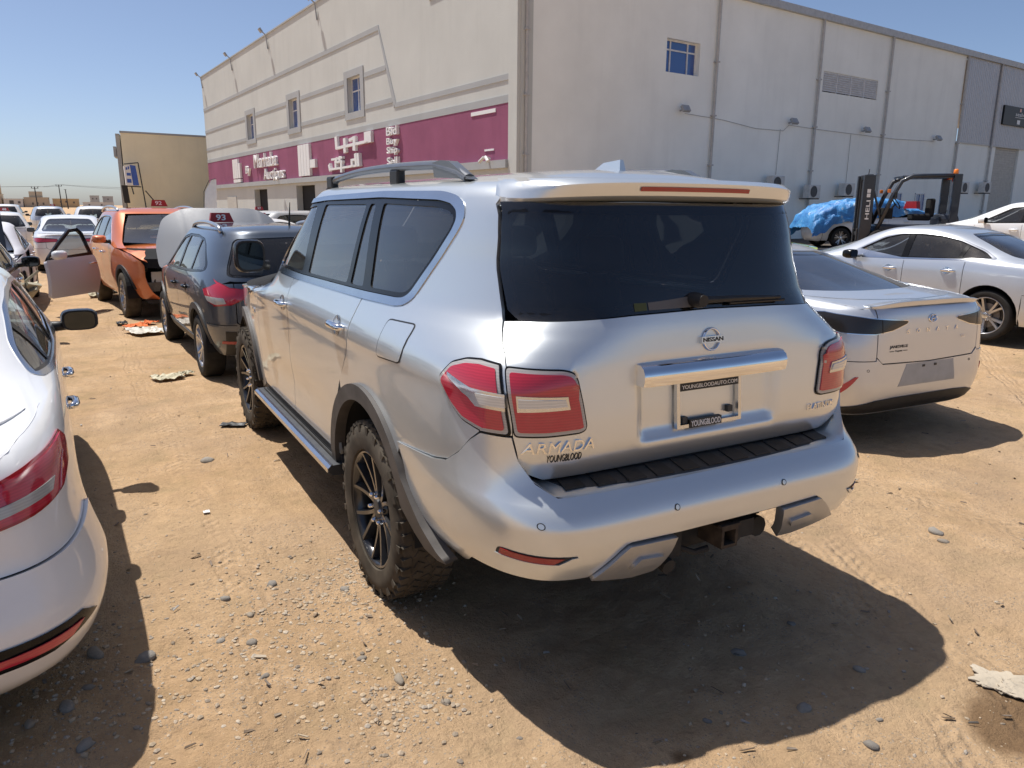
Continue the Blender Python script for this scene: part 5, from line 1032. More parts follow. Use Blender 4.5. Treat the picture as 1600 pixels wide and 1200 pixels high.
    ap = dens(sx(T['apil']), 5); gr = dens(sx(T['gh_rear']), 5); ring = Z(T['ring']); ed = dens(edge, 4)
    half = [(S.uF(x, z), z) for x, z in ap][::-1]+sd(ed[::-1], 1)+[(S.uB(x, z), z) for x, z in gr]       # right side, top of A pillar -> rear centre
    lo = half+[(-u, z) for u, z in half[::-1]]; outl = lo+[(u, ring) for u in np.linspace(-half[0][0], half[0][0], 40)[1:-1]]
    bk = mirror_half(sx(T['back'])); bkp = S.poly([('B', x, z) for x, z in rounded(bk, .04)], 1)
    patch('pillars', outl, S.f, mat, root, res, holes=[S.poly([('S', y, z) for y, z in dl], sg) for sg in (-1, 1)]+[bkp], thick=.02, centre=c3)
    patch('rear_window', inset(bkp, .002), S.f, backmat, root, .12, off=-.006, thick=0, centre=c3); patch('rear_window_seal', bkp, S.f, 'gloss_black', root, .12, holes=[inset(bkp, .03)], off=-.008, thick=.01, centre=c3)
    ws = sx(T['front'])
    for sg in (-1, 1): pp('windscreen', [('F', max(x, .003), z) for x, z in ws], 'clear_glass', sg, off=-.006, thick=0, res=.15)
    roof_mesh(S, 'roof', ring, T['roof_h']*kz, mat, root, nu=90, rows=6)
    # boot lid / tailgate and rear bumper
    top = [(0, lz1+(.030 if plan == 'sedan' else .0)), (xs_*.7, lz1+.012 if plan == 'sedan' else lz1), (xs_-.004, lz1-.006)]
    if 'lid' not in skip: parts['lid'] = patch('boot_lid' if plan == 'sedan' else 'tailgate', S.poly([('B', x, z) for x, z in mirror_half(top+[(xs_-.004, lz0+.05), (xs_*.9, lz0), (0, lz0-.015)])], 1), S.f, mat, root, res*.7, centre=c3)
    if plan == 'sedan' and 'lid' not in skip:
        yy = np.linspace(edge[0][0], edge[2][0]+.03, 12); xx = np.array([abs(float(S.side(np.array(y), np.array(E(y)))[0])) for y in yy]); cr = .030*kz
        yrx = lambda x: float(S.rear(np.array(x), np.array(lz1))[1])
        def deck_(x, y):
            x = np.asarray(x, float); y = np.asarray(y, float); e = np.interp(y, ey, ez); w_ = np.interp(y, yy, xx); w_ = np.maximum(w_, .62*kx); return np.stack([x, y, e+cr*(1-np.clip(np.abs(x)/w_, 0, 1.1)**4)], -1)
        parts['deck'] = deck_; xr = np.linspace(0, xx[0], 9)[:-1]
        tk = [(float(x), yrx(x)-.002) for x in xr]+[(float(a)+.003, float(b_)) for a, b_ in zip(xx, yy)]+[(.60*kx, yy[-1]+.04), (.30*kx, yy[-1]-.03), (0, yy[-1]-.05)]
        patch('boot_top', mirror_half(tk), deck_, mat, root, res, centre=(0, -.5, 0))
    if 'rear_bumper' not in skip:
        ub = lambda k, v, z, sg: sg*S.uS(v, z) if k == 'S' else S.uB(sg*v, z)
        hf = [('B', 0., lz0-.022), ('B', xs_*.9, lz0-.008), ('B', xs_, lz0+.04), ('B', xs_+.003, zb-.005), ('B', xs_+.14*kx, zb-.006), ('S', -ra-.024, zb-.006), ('S', -ra-.01, sill+.10), ('S', -ra-.02, sill), ('B', .70*kx, sill-.01), ('B', .45*kx, sill-.015), ('B', 0., sill-.015)]
        hf = [p for p in hf]; ou = [(ub(*p, 1), p[2]) for p in hf]; out2 = []
        for a, b_ in zip(ou[:-1], ou[1:]): out2 += [(a[0]+(b_[0]-a[0])*i/5, a[1]+(b_[1]-a[1])*i/5) for i in range(5)]
        out2.append(ou[-1]); ful = out2+[(-u, z) for u, z in out2[::-1][1:-1]]
        parts['bumper'] = patch('rear_bumper', ful, S.f, mat, root, res*.8, off=bump_off, thick=.03, centre=c3)
    # bonnet and nose
    if 'bonnet' not in skip:
        yc = hood[0][0]; yn = Y(3.40)
        def bon(x, y):
            x = np.asarray(x, float); y = np.asarray(y, float); e = np.interp(y, ey, ez); return np.stack([x, y, e+.07*kz*(1-np.clip(np.abs(x)/(.86*kx), 0, 1.3)**2.6)], -1)
        patch('bonnet', mirror_half([(0, yn), (.45*kx, yn-.03), (.68*kx, yn-.16), (.78*kx, yn-.45), (.80*kx, yc+.25), (.76*kx, yc+.02), (0, yc+.16)]), bon, mat, root, res*1.5, centre=(0, 3, 0)); parts['bon'] = bon
    if 'nose' not in skip:
        for sg in (-1, 1): pp('front_bumper', [('S', Y(3.31), sill), ('S', Y(3.31), E(Y(3.31))), ('F', .45*kx, .74*kz), ('F', .003, .76*kz), ('F', .003, sill-.02), ('F', .5*kx, sill-.02)], mat, sg, res=.1)
    # cabin, underside, wheels
    liner(S, 'cabin_tub', R*2+.09, .93*kz if plan == 'sedan' else 1.0*kz, .05, 'cabin', root)
    for sg in sides: pp('inner_panel', [('S', .45, sill+.04), ('S', wb-.45, sill+.04), ('S', wb-.45, .8*kz), ('S', .45, .8*kz)], 'cabin', sg, res=.3, off=-.03, thick=0)
    box_obj('underbody', (0, wb/2, sill+.04), (W*1.5, wb+.9, .12), 'chassis', root)
    zs = .28*kz if plan == 'sedan' else .40*kz
    for x in (-.36*kx, .36*kx): seat(root, x, Y(1.45), zs+.12); seat(root, x, Y(.80), zs+.06, head=False)
    steering(root, -.36*kx, Y(1.95), .86*kz); box_obj('dashboard', (0, Y(2.12), .80*kz), (W*1.5, .34, .22), 'cabin', root, b=.06)
    for y in (0, wb): well(root, W-.03, y, R, ra-.01, .34)
    if wheels: four_wheels(root, W-.012, (0, wb), R, rim, tw, style, tyre)
    if rails:
        for sg in (-1, 1):
            pts = [(sg*.60*kx, Y(1.35-1.55*q), (1.50+.075*math.sin(math.pi*min(1, max(0, q)))**.35-.02*(q-.4)**2)*kz) for q in np.linspace(0, 1, 17)]; MB().tube(pts, .022, 8).build('roof_rail', rails, root, smooth=True)
    return parts
def lamp(P, nm, pts, sg, mat='red_lens', border='gloss_black', ins=.012, off=.006, parent=None, rnd=0):
    S = P['S']; po = S.poly(pts, sg, .025); o = patch(nm, po, S.f, border, parent or P['root'], .04, off=off, thick=.015, centre=(0, S.ym, .6)); patch('lens', inset(po, ins), S.f, mat, o, .04, off=off+.005, thick=.005, centre=(0, S.ym, .6)); return o
def on_patch(P, nm, pts, sg, mat, off, parent=None, thick=.004, res=.04): S = P['S']; return patch(nm, S.poly(pts, sg), S.f, mat, parent or P['root'], res, off=off, thick=thick, centre=(0, S.ym, .6))
def B_(*q): return [('B', x, z) for x, z in q]
def S_(*q): return [('S', x, z) for x, z in q]
def number_board(txt, loc, rz, label, lean=0., s=1.):
    """small red board with a white lot number, standing on a roof"""
    o = thing('lot_number_board', label, 'number sign', loc, rz, 'red lot number boards on the car roofs'); a = [(-.24*s, 0), (.26*s, 0), (.18*s, .20*s), (-.20*s, .20*s)]
    MB().prism(a, -.06*s, .06*s, lambda x, z, h: (x, h, z)).build('board', 'sign_red', o); text_on('number', txt, lambda x, z, q: np.stack([x, -.06*s-np.broadcast_to(q, np.shape(x)), z], -1), -.11*s if len(txt) < 3 else -.15*s, .04*s, .20*s if len(txt) < 3 else .28*s, .125*s, 'letter_white', o, .004, .03); return o
# ---------------------------------------------------------------- white sedan at the left edge
c = make_car('sedan', 'white_sedan', 'white sedan at left edge with red tail light and chrome door handles', None, (-2.975, .46, 0), rad(2.2), 'sedan_white_paint', .885, 1.495, (-1.02, 2.70, 3.60), R=.318, rim=.215, tw=.205, style='sedan', res=.045, mir_mat='gloss_black', bump_off=.014, hz=.82, rel=lambda x, y, z: .075*np.exp(-((z-.40)/.20)**2)/(1+np.exp((y+.12)/.10)))
K = c['kz']
for sg in (-1, 1):
    lm = lamp(c, 'tail_light', S_((-.50, .955), (-.46, .925), (-.54, .85), (-.70, .805))+B_((.74, .785), (.62, .775), (.565, .78), (.565, .90), (.62, .91), (.76, .940)), sg, 'red_lens', 'dark_red_lens', .010)
    on_patch(c, 'reversing_lens', B_((.80, .862), (.79, .828), (.62, .808), (.62, .842)), sg, 'clear_lens', .016, lm)
    on_patch(c, 'reflector_recess', B_((.80, .40), (.77, .44), (.55, .435), (.55, .36), (.70, .365)), sg, 'gloss_black', .020); on_patch(c, 'bumper_reflector', B_((.765, .415), (.55, .405), (.55, .380), (.735, .385)), sg, 'red_lens', .025)
# ---------------------------------------------------------------- grey crossover in front of the big SUV
c = make_car('suv', 'grey_crossover', 'dark grey crossover with silver roof rails parked ahead of the silver SUV', None, (-.16, 5.32, 0), rad(2.6), 'grey_paint', .885, 1.575, (-.80, 2.62, 3.49), R=.335, rim=.228, tw=.215, style='kicks', rails='alloy', glassmat='green_glass', chrome=False, handle_mat='gloss_black', skip=('mirror-1', 'bonnet'))
patch('raised_bonnet', rounded([(-.86, 0), (.86, 0), (.86, .35), (.74, .72), (.46, .86), (-.46, .86), (-.74, .72), (-.86, .35)], .10), lambda a, b: np.stack([a, 2.30+.58*b+.40*(np.abs(a)/.86)**2.4+.22*np.clip(b-.40, 0, 1)**2-.030/(1+np.exp(-(np.abs(a)-.50)/.015))*(b < .95), .97+.92*b-.20*np.clip(b-.45, 0, 1)**2-.05*(np.abs(a)/.86)**4], -1), 'dusty_grey_paint', c['root'], .05, centre=(0, 4.5, 1.2))
for sg in (-1, 1):
    lm = lamp(c, 'tail_light', S_((-.36, .955), (-.42, .90), (-.50, .84), (-.60, .81))+B_((.80, .80), (.66, .82), (.45, .92), (.45, .96), (.66, .985), (.77, 1.055))+S_((-.60, 1.03), (-.50, .985)), sg, 'red_lens', 'dark_red_lens', .008)
    on_patch(c, 'reversing_lens', S_((-.45, .895), (-.50, .85), (-.61, .825))+B_((.78, .82), (.70, .835), (.72, .885), (.80, .89)), sg, 'clear_lens', .014, lm)
    for cy in (0, 2.62): 
        a = [('S', y, z) for y, z in arc(cy, .335, .45, 10, 170, 18)+arc(cy, .335, .385, 170, 10, 18)]; on_patch(c, 'wheel_arch_moulding', a, sg, 'dark_plastic', .012, None, .03)
    on_patch(c, 'sill_moulding', S_((.42, .29), (2.2, .29), (2.2, .38), (.42, .38)), sg, 'dark_plastic', .010, None, .02); on_patch(c, 'bumper_reflector', B_((.74, .43), (.58, .43), (.58, .46), (.74, .46)), sg, 'dark_red_lens', .012)
on_patch(c, 'bumper_insert', B_((.70, .30), (.72, .56), (-.72, .56), (-.70, .30)), 1, 'black_trim', .010)
MB().tube([(0.12, -.10, 1.565), (.12, -.17, 1.80)], [.012, .004], 6).build('roof_antenna', 'black_trim', c['root'])
number_board('93', (-.50, 6.75, 1.565), rad(4), 'red board numbered 93 on the grey crossover roof', s=.56)
# ---------------------------------------------------------------- orange crossover facing us, bumper torn off
c = make_car('suv', 'orange_crossover', 'orange crossover facing the camera with its front bumper torn off', None, (-.97, 13.2, 0), rad(187), 'orange_paint', .92, 1.72, (-1.0, 2.706, 3.62), R=.365, rim=.245, tw=.225, style='rogue', rails='alloy', chrome=True, skip=('nose',), glassmat='green_glass', mir_mat='orange_paint', tyre='dusty_tyre')
r = c['root']; mb = MB(); mb.box((0, 3.25, .52), (1.25, .12, .14)); mb.build('crash_beam', 'brake_steel', r)
mb = MB(); mb.box((0, 3.12, .60), (.90, .06, .42)); mb.build('radiator', 'steel_dark', r); box_obj('undertray', (0, 3.15, .30), (1.3, .5, .05), 'black_trim', r)
mb = MB(); mb.box((.35, 3.28, .62), (.42, .03, .26)); mb.build('torn_panel', 'ac_white', r); mb = MB(); mb.box((-.25, 3.27, .52), (.36, .03, .34), rz=.1, ry=.1); mb.build('torn_panel', 'lamp_grey', r)
for k in range(5):
    x = -.5+k*.24; MB().tube([(x, 3.2, .8), (x+.06, 3.3, .6), (x-.03, 3.28, .38)], .014, 5).build('loose_cable', 'black_trim', r)
box_obj('engine_bay', (0, 2.95, .55), (1.5, .1, .55), 'cabin', r)
for sg in (-1, 1): MB().bbox((sg*.66, 3.10, .80), (.16, .22, .12), .03).build('lamp_bracket', 'black_trim', r); on_patch(c, 'wheel_arch_moulding', [('S', y, z) for y, z in arc(2.706, .365, .475, 15, 170, 16)+arc(2.706, .365, .415, 170, 15, 16)], sg, 'dark_plastic', .012, None, .03)
mb = MB(); mb.tube([(-.45, 2.28, 1.13), (.1, 2.32, 1.15), (.5, 2.24, 1.17)], .012, 6); mb.build('windscreen_wiper', 'black_trim', r)
number_board('92', (-.72, 12.4, 1.74), rad(-4), 'red board numbered 92 on the orange crossover roof', s=.56)
# ---------------------------------------------------------------- silver sedan on the right, rear view
c = make_car('sedan', 'silver_sedan', 'silver sedan with smoked tail lights parked right of the silver SUV', None, (3.71, 1.42, .03), rad(-2.0), 'silver_paint_b', .932, 1.44, (-1.11, 2.805, 3.745), R=.325, rim=.225, tw=.215, style='sedan', res=.04, backmat='tint_glass', deck=1.03)
kz, kx = c['kz'], c['kx']; Sn = c['S']
for sg in (-1, 1):
    lm = lamp(c, 'tail_light', S_((-.52, .965), (-.60, .925), (-.74, .885))+B_((.80, .845), (.62, .84), (.46, .862), (.31, .905), (.285, .925), (.31, .938), (.46, .948), (.64, .962), (.80, .985))+S_((-.80, .995), (-.64, .985)), sg, 'smoke_lens', 'chrome', .006)
    on_patch(c, 'lamp_gap', B_((.556, .85), (.562, .85), (.566, .95), (.560, .95)), sg, 'black_trim', .0125, lm, .002)
    on_patch(c, 'bumper_reflector', B_((.80, .40), (.86, .40), (.745, .53), (.725, .53)), sg, 'red_lens', .012)
RR = lambda a, b, o=0.: Sn.rear(a, b, np.asarray(o)+.001)
# lip spoiler
xs = np.linspace(-.63, .63, 31); V = []
for x in xs:
    yb = float(Sn.rear(np.array(x), np.array(1.02))[1]); z = float(c['deck'](x, yb+.06)[2]); V += [(x, yb+.16, z+.004), (x, yb+.03, z+.016*(1-abs(x/.63)**6)), (x, yb-.018, z+.024*(1-abs(x/.63)**6)), (x, yb-.020, z+.014*(1-abs(x/.63)**6)), (x, yb+.004, z-.022)]
mesh_obj('boot_spoiler', V, [(i*5+j, i*5+j+1, (i+1)*5+j+1, (i+1)*5+j) for i in range(30) for j in range(4)]+[(0, 1, 2, 3, 4), tuple(range(150, 155))], 'silver_paint_b', c['root'], True)
e = ring_on('emblem', RR, 0, .935, .026, .034, .006, 'chrome', c['lid'], sa=1.55)
mb = MB()
for p, q in (((-.030, -.020), (-.012, .022)), ((.012, -.022), (.030, .020)), ((-.018, -.002), (.018, .002))):
    P0, P1 = [tuple(RR(np.array(a), np.array(.935+b), .004)) for a, b in (p, q)]; mb.tube([P0, P1], .0065, 6)
mb.build('emblem_mark', 'chrome', e)
for i, ch in enumerate('SONATA'): text_on('model_letter', ch, RR, -.30+.115*i, .835, .036, .030, 'chrome', c['lid'], .005, .015)
text_on('trim_letters', 'SEL', RR, .36, .765, .06, .02, 'chrome', c['lid'], .004); text_on('dealer_decal', 'JANESVILLE', RR, -.47, .725, .20, .028, 'black_vinyl', c['lid'], .0015, .01); text_on('dealer_decal', 'Toyota', RR, -.41, .698, .08, .018, 'black_vinyl', c['lid'], .0015)
for a0, a1 in ((-.47, -.42), (-.32, -.27)): patch('decal_line', Sn.poly(B_((a0, .705), (a1, .705), (a1, .710), (a0, .710)), 1), Sn.f, 'black_vinyl', c['lid'], .05, off=.002, thick=0, centre=(0, 1, .6))
on_patch(c, 'plate_recess', B_((-.34, .43), (.34, .43), (.29, .60), (-.27, .60)), 1, 'dusty_recess', .008, None, .002)
for x in (-.07, .07): on_patch(c, 'plate_slot', B_((x-.014, .565), (x+.014, .565), (x+.014, .582), (x-.014, .582)), 1, 'black_vinyl', .012)
on_patch(c, 'diffuser', B_((.72, .235), (.79, .285), (.55, .335), (.36, .345), (-.36, .345), (-.55, .335), (-.79, .285), (-.72, .235)), 1, 'black_trim', .014, None, .03)
for x in (-.66, .50): ring_on('parking_sensor', RR, x, .575, .008, .011, .008, 'black_trim', c['bumper'], 14)
mb = MB(); mb.add([(-.022, .95, 1.42), (.022, .95, 1.42), (.018, .76, 1.40), (-.018, .76, 1.40), (-.004, .80, 1.475), (.004, .80, 1.475), (.004, .765, 1.48), (-.004, .765, 1.48)], [(0, 1, 5, 4), (1, 2, 6, 5), (2, 3, 7, 6), (3, 0, 4, 7), (4, 5, 6, 7)]); mb.build('roof_antenna', 'black_trim', c['root'])
# ---------------------------------------------------------------- pearl white sedan standing across, right edge
def face(dx, dy): return math.atan2(-dx, dy)
ax, ay = 8.42, 2.50; rz = rad(5)
c = make_car('sedan', 'pearl_sedan', 'pearl white sedan at right edge with ten-spoke alloy wheels, seen side on', None, (ax+.80, ay+.07, slope(8.4, 2.5)+.06), rz, 'silver_paint_b', .915, 1.475, (-1.13, 2.776, 3.735), R=.335, rim=.245, tw=.215, style='altima', res=.045, glassmat='tint_glass', mir_mat='gloss_black')
for sg in (-1, 1):
    lamp(c, 'tail_light', S_((-.70, .90), (-.80, .84), (-.86, .76))+B_((.74, .74), (.58, .76), (.58, .88), (.74, .91)), sg); q = c['S'].poly([('S', y, z) for y, z in rounded([(-.44, .80), (-.62, .80), (-.62, .66), (-.46, .66)], .02)], sg)
    if sg > 0: patch('fuel_flap', inset(q, .005), c['S'].f, 'silver_paint_b', c['root'], .1, off=.002, thick=.003, centre=(0, 1, .6))
# ---------------------------------------------------------------- left row beyond the white sedan
c = make_car('sedan', 'brown_sedan', 'dark brown grey sedan with wrecked front wing and raised bonnet behind the white sedan', None, (-3.62, 6.55, 0), rad(0), 'brown_paint', .90, 1.48, (-1.05, 2.75, 3.55), R=.325, rim=.225, style='sedan', skip=('bonnet', 'nose'), mir_mat='gloss_black')
r = c['root']; patch('raised_bonnet', [(-.74, 0), (.74, 0), (.70, .75), (.45, .95), (-.45, .95), (-.70, .75)], lambda a, b: np.stack([a, 2.42+.30*b-.06*(1-(a/.8)**2), .96+.93*b], -1), 'brown_paint', r, .1, centre=(0, 1.5, 1.2))
mb = MB(); random.seed(4)
for k in range(7): mb.box((.84+random.uniform(-.08, .10), 2.95+random.uniform(-.2, .45), .62+random.uniform(-.12, .16)), (random.uniform(.1, .28), random.uniform(.08, .3), random.uniform(.02, .05)), rz=random.uniform(-1, 1), rx=random.uniform(-1, 1), ry=random.uniform(-1, 1))
mb.build('crumpled_wing', 'foam_yellow', r); box_obj('bent_liner', (.80, 3.35, .42), (.10, .26, .44), 'dusty_recess', r, rz=.2, ry=.15); box_obj('engine_bay', (0, 3.0, .6), (1.4, .6, .4), 'cabin', r)
# open door of the next car, exterior towards us
c = make_car('sedan', 'mauve_sedan', 'grey mauve sedan facing us with its driver door wide open', None, (-3.75, 14.3, 0), rad(180), 'mauve_paint', .90, 1.48, (-1.05, 2.70, 3.55), R=.325, rim=.225, style='sedan', skip=('front_door', 'mirror-1'), sides=(-1, 1), chrome=False)
r = c['root']; ang = rad(12)
def DO(a, b, off=0.):     # door plane: hinge end at left, swung out to the right
    a = np.asarray(a, float); b = np.asarray(b, float); bow = .05*np.sin(np.clip((b-.2)/.75, 0, 1)*math.pi)-.10*np.clip((b-.85)/.55, 0, 1); x = -2.54+a*math.cos(rad(53)); y = 10.82+a*math.sin(rad(53)); nx, ny = math.sin(rad(53)), -math.cos(rad(53)); return np.stack([x+(bow+off)*nx, y+(bow+off)*ny, b], -1)
inv = Matrix.Rotation(-math.pi, 4, 'Z') @ Matrix.Translation((3.75, -14.3, 0))
def toloc(P): P = np.asarray(P, float); return np.stack([-(P[..., 0]+3.75), -(P[..., 1]-14.3), P[..., 2]], -1)
DF = lambda a, b: toloc(DO(a, b)); cc = tuple(toloc(np.array([-3.5, 13., .6])))
dr = patch('open_door', rounded([(0, .30), (1.12, .30), (1.17, .55), (1.14, .93), (0, .90)], .05), DF, 'mauve_paint', r, .08, thick=.06, centre=cc)
wf = [(.02, .90), (1.12, .93), (1.02, 1.30), (.92, 1.38), (.70, 1.36), (.38, 1.16)]; patch('door_window_frame', wf, DF, 'gloss_black', dr, .1, holes=[inset(wf, .05)], thick=.04, centre=cc); patch('door_window', inset(wf, .045), DF, 'clear_glass', dr, .2, off=-.01, thick=0, centre=cc)
p0, p1 = [tuple(toloc(DO(np.array(a), np.array(.80), .04))) for a in (.90, 1.08)]; MB().tube([p0, p1], .016, 8).build('door_handle', 'chrome', dr, smooth=True)
q = toloc(DO(np.array(.14), np.array(.98), .16)); mb = MB(); mb.bbox(tuple(q), (.25, .13, .14), .05, rz=rad(53)); mb.build('door_mirror', 'white_paint', dr, auto=60)
# ---------------------------------------------------------------- more cars in the rows behind
RED = 'red lot number boards on the car roofs'; BG = 'cars parked in the far rows'
def far_car(plan, nm, label, x, y, rz, mat, W=.9, H=1.48, L=(-1.05, 2.7, 3.6), board=None, **k):
    c = make_car(plan, nm, label, BG, (x, y, slope(x, y)), rad(rz), mat, W, H, L, res=.11, chrome=False, **k)
    if board: number_board(board[0], (x+board[1], y+board[2], slope(x, y)+H), rad(board[3]), board[4], s=.56)
    return c
c = far_car('sedan', 'white_saloon', 'white saloon with wide rear window seen past the open door', -2.30, 21.2, 0, 'white_paint')
for sg in (-1, 1): lamp(c, 'tail_light', S_((-.62, .90), (-.66, .82))+B_((.74, .78), (.30, .80), (.30, .88), (.74, .91)), sg)
far_car('suv', 'white_wagon', 'white wagon right of the white saloon, further back', -1.5, 38.5, 0, 'white_paint', .92, 1.70)
far_car('suv', 'white_hatchback', 'white hatchback far left behind the raised brown bonnet', -4.4, 27.5, 8, 'white_paint', .88, 1.52, board=('88', .1, 1.2, 5, 'red board on the white hatchback roof at far left'))
far_car('sedan', 'red_hatchback', 'small red car at the left edge behind the brown sedan', -5.6, 18.0, 10, 'red_paint', .86, 1.46)
far_car('suv', 'silver_wagon', 'silver wagon in the left row under the utility poles', -3.6, 47, 3, 'silver_paint_b', .92, 1.66, board=('85', .2, 1.2, 0, 'distant red board on the silver wagon roof'))
far_car('sedan', 'black_sedan', 'black sedan in the far left row beside the silver wagon', -.3, 56, 0, 'black_paint', .9, 1.46)
far_car('suv', 'far_white_suv', 'distant white SUV between the utility poles', -6.5, 60, 0, 'white_paint', .93, 1.75)
far_car('sedan', 'white_coupe', 'white sedan with sloping windscreen just right of the raised grey bonnet', 3.1, 18.6, 118, 'white_paint', .9, 1.46, board=('96', -.6, 1.0, 10, 'red board on the white sedan by the warehouse doors'))
far_car('suv', 'grey_wagon', 'grey wagon behind the white sedan near the warehouse doors', 4.3, 22.4, 115, 'dusty_grey_paint', .92, 1.62, board=('97', -1.2, .6, 10, 'red board on the grey wagon by the warehouse doors'))
far_car('sedan', 'cream_sedan', 'white car nearest the shutter door of the warehouse', 3.2, 28.0, 110, 'white_paint', .9, 1.46, board=('95', -1., .6, 10, 'red board on the white car nearest the shutter door'))
far_car('suv', 'white_suv', 'white SUV at the right edge behind the pearl white sedan', 17.3, 5.3, 6, 'white_paint', .93, 1.46, (-1.0, 2.75, 3.6), glassmat='tint_glass')
far_car('sedan', 'lime_sedan', 'lime green sedan almost hidden behind the silver SUV', 9.32, 7.30, 48, 'lime_paint', .88, 1.46, (-.95, 2.6, 3.3))
# ---------------------------------------------------------------- forklift
plain('fork_navy', (.020, .024, .034), .42, coat=.3, var=.25, scale=5); plain('beacon_orange', (.80, .20, .01), .3, coat=.5); plain('fork_red', (.45, .02, .015), .4)
FH = face(-.74, .67); FK = thing('forklift', 'dark forklift with tall mast parked near the warehouse wall', 'forklift', (18.2, 10.55, slope(18.2, 10.6)+.03), FH)
def bx(nm, c, d, mat, par=FK, b=.015, **k): return box_obj(nm, c, d, mat, par, b=b, **k)
bx('chassis', (0, -.15, .55), (1.05, 1.75, .55), 'fork_navy', b=.06); bx('counterweight', (0, -1.10, .70), (1.06, .50, .85), 'fork_navy', b=.14); bx('seat', (0, -.45, 1.02), (.50, .50, .18), 'cabin', b=.05); bx('seat_back', (0, -.70, 1.28), (.48, .14, .50), 'cabin', b=.05)
for sg in (-1, 1):
    m1 = bx('mast_channel', (sg*.40, 1.02, 1.10), (.16, .30, 2.10), 'fork_navy'); bx('inner_channel', (sg*.28, 1.04, 1.10), (.07, .15, 2.06), 'steel_dark'); bx('lift_cylinder', (sg*.20, .98, 1.0), (.07, .07, 1.8), 'steel_dark', b=.02)
    MB().tube([(sg*.44, .62, .90), (sg*.44, .95, 1.9)], .03, 8).build('tilt_strut', 'steel_dark', FK)
    MB().tube([(sg*.48, .70, .70), (sg*.50, .42, 1.55), (sg*.50, .22, 1.98), (sg*.50, -.05, 2.12), (sg*.50, -1.12, 2.13)], .058, 8).build('guard_pillar', 'fork_navy', FK, smooth=True)
    bx('rear_post', (sg*.50, -1.16, 1.52), (.13, .20, 1.30), 'fork_navy'); bx('rear_lamp', (sg*.44, -1.20, 2.10), (.16, .09, .11), 'red_lens'); bx('rear_indicator', (sg*.30, -1.20, 2.10), (.10, .08, .10), 'amber_lens'); bx('work_lamp', (sg*.46, .50, 1.72), (.10, .08, .10), 'amber_lens')
    w = MB(); w.lathe([(-.11, .13), (-.13, .20), (-.13, .31), (-.10, .345), (.10, .345), (.13, .31), (.13, .2), (.11, .13)], 24); o = w.build('front_wheel', 'rubber', FK, auto=40); o.location = (sg*.52, .62, .34); MB().lathe([(-.12, .0), (-.12, .14), (-.06, .16)], 16).build('wheel_disc', 'fork_navy', o)
    w = MB(); w.lathe([(-.09, .10), (-.11, .15), (-.11, .24), (-.08, .27), (.08, .27), (.11, .24), (.09, .1)], 24); o = w.build('rear_wheel', 'rubber', FK, auto=40); o.location = (sg*.50, -.90, .27)
    bx('fork', (sg*.25, 1.72, .08), (.12, 1.10, .04), 'steel_dark'); bx('fork_shank', (sg*.25, 1.18, .38), (.12, .05, .62), 'steel_dark')
bx('hose_panel', (0, 1.06, 1.15), (.42, .05, 1.75), 'steel_dark'); bx('mast_crossbar', (0, 1.02, 2.10), (.90, .16, .14), 'fork_navy'); bx('mast_crossbar', (0, 1.06, .45), (.90, .14, .14), 'fork_navy'); bx('fork_carriage', (0, 1.14, .55), (.95, .06, .10), 'steel_dark'); bx('fork_carriage', (0, 1.14, .20), (.95, .06, .10), 'steel_dark')
for k in range(9): bx('guard_bar', (0, .18-.15*k, 2.10), (.98, .045, .05), 'fork_navy', b=.01)
bx('rear_crossbar', (0, -1.16, 2.12), (.95, .10, .07), 'fork_navy'); bx('red_plate', (0.0, -1.22, 2.06), (.34, .02, .14), 'fork_red', b=.005); MB().lathe([(0, .06), (.02, .065), (.11, .06), (.13, .03), (.132, .001)], 14, 'Z', (-.48, -1.10, 2.17)).build('beacon', 'beacon_orange', FK, smooth=True)
bx('dashboard', (0, .42, 1.12), (.8, .18, .30), 'cabin'); mb = MB(); mb.tube([(.19*math.cos(a), .18+.10*math.sin(a), 1.40+.14*math.sin(a)) for a in np.linspace(0, 2*math.pi, 21)], .016, 6, False); mb.tube([(0, .2, 1.38), (0, .36, 1.15)], .025, 6); mb.build('steering_wheel', 'cabin', FK)
MB().tube([(.52, .9, 1.6), (.56, .86, 2.35)], .012, 5).build('pole_aerial', 'steel_dark', FK)
MB().bbox((-.60, .35, 1.62), (.14, .05, .20), .02).build('rear_view_mirror', 'black_trim', FK)
text_on('maker_lettering', 'HELI', lambda a, b, o: np.stack([np.full(np.shape(a), -.481)-np.broadcast_to(o, np.shape(a)), 1.02-.0+b, a], -1), .95, -.062, .52, .10, 'letter_white', FK, .004, .02)
for z in (1.72, 1.60): bx('label', (-.483, 1.02, z), (.006, .09, .10), 'white_vinyl', b=.001)
# ---------------------------------------------------------------- car under a blue tarpaulin
m, t, b = _base('tarpaulin'); setp(b, Roughness=.38, Specular_IOR_Level=.5)
n = noise_tex(t, 2.6, 6, .6); n2 = noise_tex(t, 9, 5, .65); t.links.new(ramp(t, n.outputs['Fac'], [(.35, (.035, .16, .42)), (.60, (.075, .30, .62)), (.70, (.62, .66, .64))]).outputs[0], b.inputs['Base Color']); bump(t, b, n2.outputs['Fac'], .7, .06)
tx, ty = 22.9, 13.55; tz = slope(tx, ty); TR = face(-.905, .425)
c = make_car('sedan', 'tarped_sedan', 'white sedan wrapped in a torn blue tarpaulin by the warehouse wall', None, (tx, ty, tz), TR, 'white_paint', .90, 1.46, (-1.05, 2.72, 3.55), R=.335, rim=.235, style='dark', res=.1, chrome=False, glassmat='tint_glass')
Tp = thing('tarpaulin', 'crumpled blue tarpaulin draped over the wrecked white sedan', 'tarpaulin', (tx, ty, tz), TR); V = []; F = []; ny, nx = 70, 56
